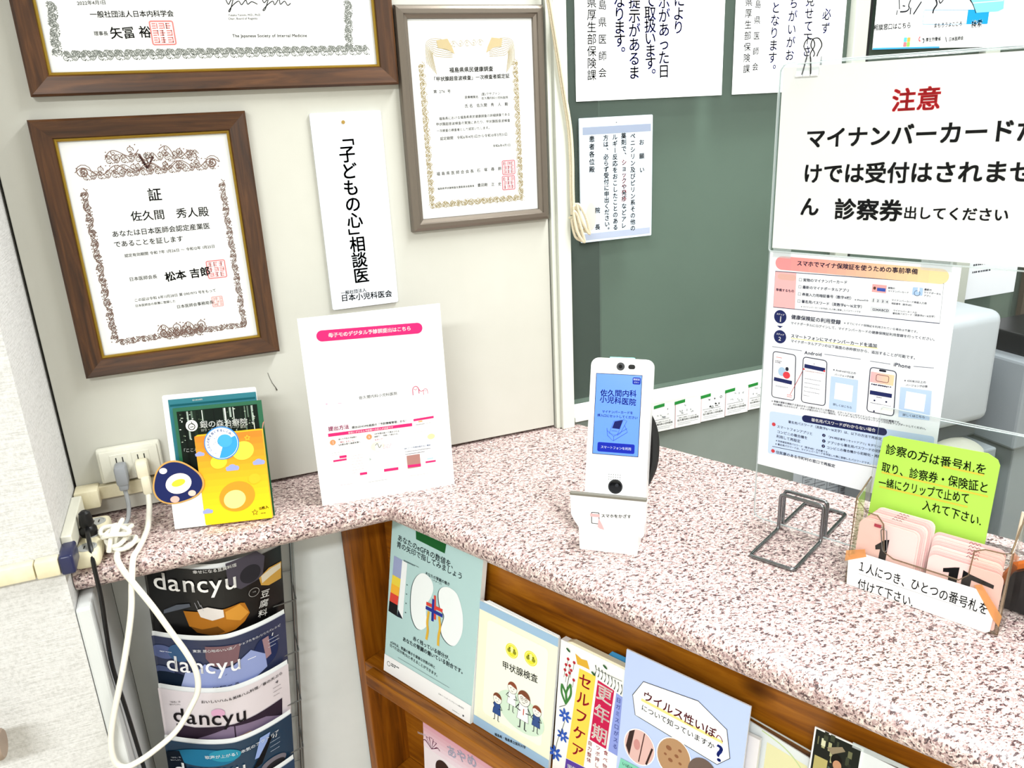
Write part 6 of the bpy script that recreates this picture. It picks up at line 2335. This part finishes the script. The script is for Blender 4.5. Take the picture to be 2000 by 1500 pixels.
I.t('シェフたちのパパパパレシピ', (0.0173, 0.2615), (0.0850, 0.2631), '#f0f0f4', .004)
I.t('1', (0.0674, 0.2539), (0.0724, 0.2526), '#ffffff', .0, h=.0085)
I.lines((0.0628, 0.2483), (0.0814, 0.2264), 3, '#d0d4e4', .0010, 4)
I.lines((-0.0988, 0.2523), (-0.0820, 0.2498), 2, '#d0d4e4', .0012, 5)
I.t('dancyu', (-0.0929, 0.2304), (0.0198, 0.2292), '#f4f4f8', .0, h=.046)
I.t('に行こう', (-0.0282, 0.1790), (0.0150, 0.1822), '#1c2238', .01)
I.build('cover_print', t, -.0010, mwarp(0))

t = magazine('white and plum food magazine with black masthead, third from the top', ((-0.0838, -0.0360, 0.3880), 0.00, -8.00)[0], '#d9d0d6')
I = CurvedInk(8e-5)
I.gpoly([(-0.0874, 0.2063), (-0.0608, 0.2020), (-0.0219, 0.2054), (0.0349, 0.2092), (0.0795, 0.2142), (0.0757, 0.1230), (-0.0936, 0.1424)], '#2e2230')
I.gpoly([(-0.0844, 0.1567), (-0.0551, 0.1794), (-0.0064, 0.2031), (0.0510, 0.1943), (0.0784, 0.1757), (0.0772, 0.1525), (-0.0173, 0.1614)], '#7c6c86')
I.gpoly([(-0.0551, 0.1605), (-0.0164, 0.1744), (0.0247, 0.1804), (0.0322, 0.1672), (-0.0095, 0.1590)], '#a08270')
I.gell((-0.0227, 0.2352), .0105, .0095, '#dba9c8')
I.t('おいしいハム＆美味ハム料理／春の天ぷら', (-0.0466, 0.2601), (0.0832, 0.2691), '#1e1a20', .004)
I.t('「知る」は', (-0.0943, 0.2523), (-0.0771, 0.2573), '#1e1a20', .004)
I.t('おいしい。', (-0.0940, 0.2473), (-0.0754, 0.2521), '#1e1a20', .004)
I.t('4', (0.0702, 0.2575), (0.0754, 0.2558), '#1e1a20', .0, h=.0085)
I.lines((0.0655, 0.2509), (0.0800, 0.2254), 3, '#5a545e', .0010, 7)
I.t('dancyu', (-0.0921, 0.2281), (0.0218, 0.2254), '#1a161a', .0, h=.046)
I.build('cover_print', t, -.0010, mwarp(0))

t = magazine('deep blue food magazine with a cooking pan, fourth from the top', ((-0.0918, -0.0360, 0.2880), 0.00, -8.00)[0], '#16344e')
I = CurvedInk(8e-5)
I.gell((-0.0495, 0.2478), .050, .020, '#1f6a8e')
I.gell((-0.0178, 0.2531), .025, .014, '#2c88a4')
I.gpoly([(-0.1128, 0.2513), (-0.0872, 0.2594), (-0.0793, 0.2193), (-0.1161, 0.2043)], '#0d1826')
I.gpoly([(0.0388, 0.2680), (0.0561, 0.2692), (0.0396, 0.2250), (0.0276, 0.2251)], '#8ea4d8')
I.gpoly([(0.0528, 0.2574), (0.0600, 0.2612), (0.0386, 0.2074), (0.0210, 0.2012), (0.0345, 0.2252)], '#101014')
I.gell((0.0581, 0.1940), .022, .014, '#75707a')
I.gell((0.0604, 0.1869), .017, .011, '#2a282c')
I.t('歌声が上がる！本気のアウトドア', (-0.0493, 0.2502), (0.0706, 0.2607), '#e6ecf4', .004)
I.t('「知る」は', (-0.1031, 0.2394), (-0.0862, 0.2454), '#e6ecf4', .004)
I.t('おいしい。', (-0.1029, 0.2341), (-0.0844, 0.2399), '#e6ecf4', .004)
I.t('11', (0.0580, 0.2568), (0.0667, 0.2532), '#ffffff', .0, h=.0085)
I.lines((0.0541, 0.2503), (0.0721, 0.2190), 3, '#b8c4d8', .0010, 8)
I.t('dancyu', (-0.0998, 0.2175), (0.0139, 0.2204), '#f2f4f8', .0, h=.046)
I.build('cover_print', t, -.0010, mwarp(0))
t = magazine('blue food magazine only just showing at the bottom of the wire rack', ((-0.0994, -0.0360, 0.1930), 0.00, -8.00)[0], '#1d3a5c')

# end of the wooden handrail on the left wall
t = thing('handrail', 'taupe wooden handrail whose rounded end shows at the left edge', 'handrail', (-.335, -.250, .775))
mb = MB()
mb.lathe([(.0175, 0), (.0195, .002), (.0200, .005), (.0200, .75)], mottled('taupe_wood', '#8d7a6b', '#a08d7c', 12, 0.5), Matrix.Rotation(-PI / 2, 4, 'Y'), 32)
mb.build('rail', t, smooth=True)
mb = MB()
mb.tube([(-.12, .0, 0), (-.12, .062, -.01)], .008, STEEL)
mb.build('bracket', t, smooth=True)

bpy.data.objects.remove(_fo)
bpy.data.curves.remove(_fc)

# print belongs to the sheet it is printed on: hang it one level deeper
BASES = ('sheet', 'card', 'plate', 'board', 'certificate_paper', 'cover', 'disc', 'box', 'paper', 'holder_plate')
PRINT = ('printing', 'lettering', 'japanese_lettering', 'english_lettering', 'heading', 'signature', 'small_print', 'red_seal', 'emblem',
         'border_ornament', 'handwriting', 'title_bar', 'checklist_box', 'instructions', 'password_box', 'number', 'mark', 'writing',
         'grid', 'cover_print', 'photograph', 'yellow_sheet')


def stem(o):
    return o.name.split('.')[0]


for root in [o for o in bpy.data.objects if o.parent is None and o.type == 'EMPTY']:
    kids = list(root.children)
    base = next((c for b in BASES for c in kids if stem(c) == b), None)
    if base:
        for c in kids:
            if stem(c) in PRINT:
                c.parent = base
gfx = bpy.data.objects['screen_graphics']
gfx.parent = bpy.data.objects['screen']
gfx.matrix_local = Matrix.Identity(4)
for n in ('camera_lens', 'sensor_window', 'status_light', 'speaker_grille', 'reader_lens'):
    o = bpy.data.objects[n]
    o.parent = bpy.data.objects['shell']
    o.matrix_local = Matrix.Identity(4)
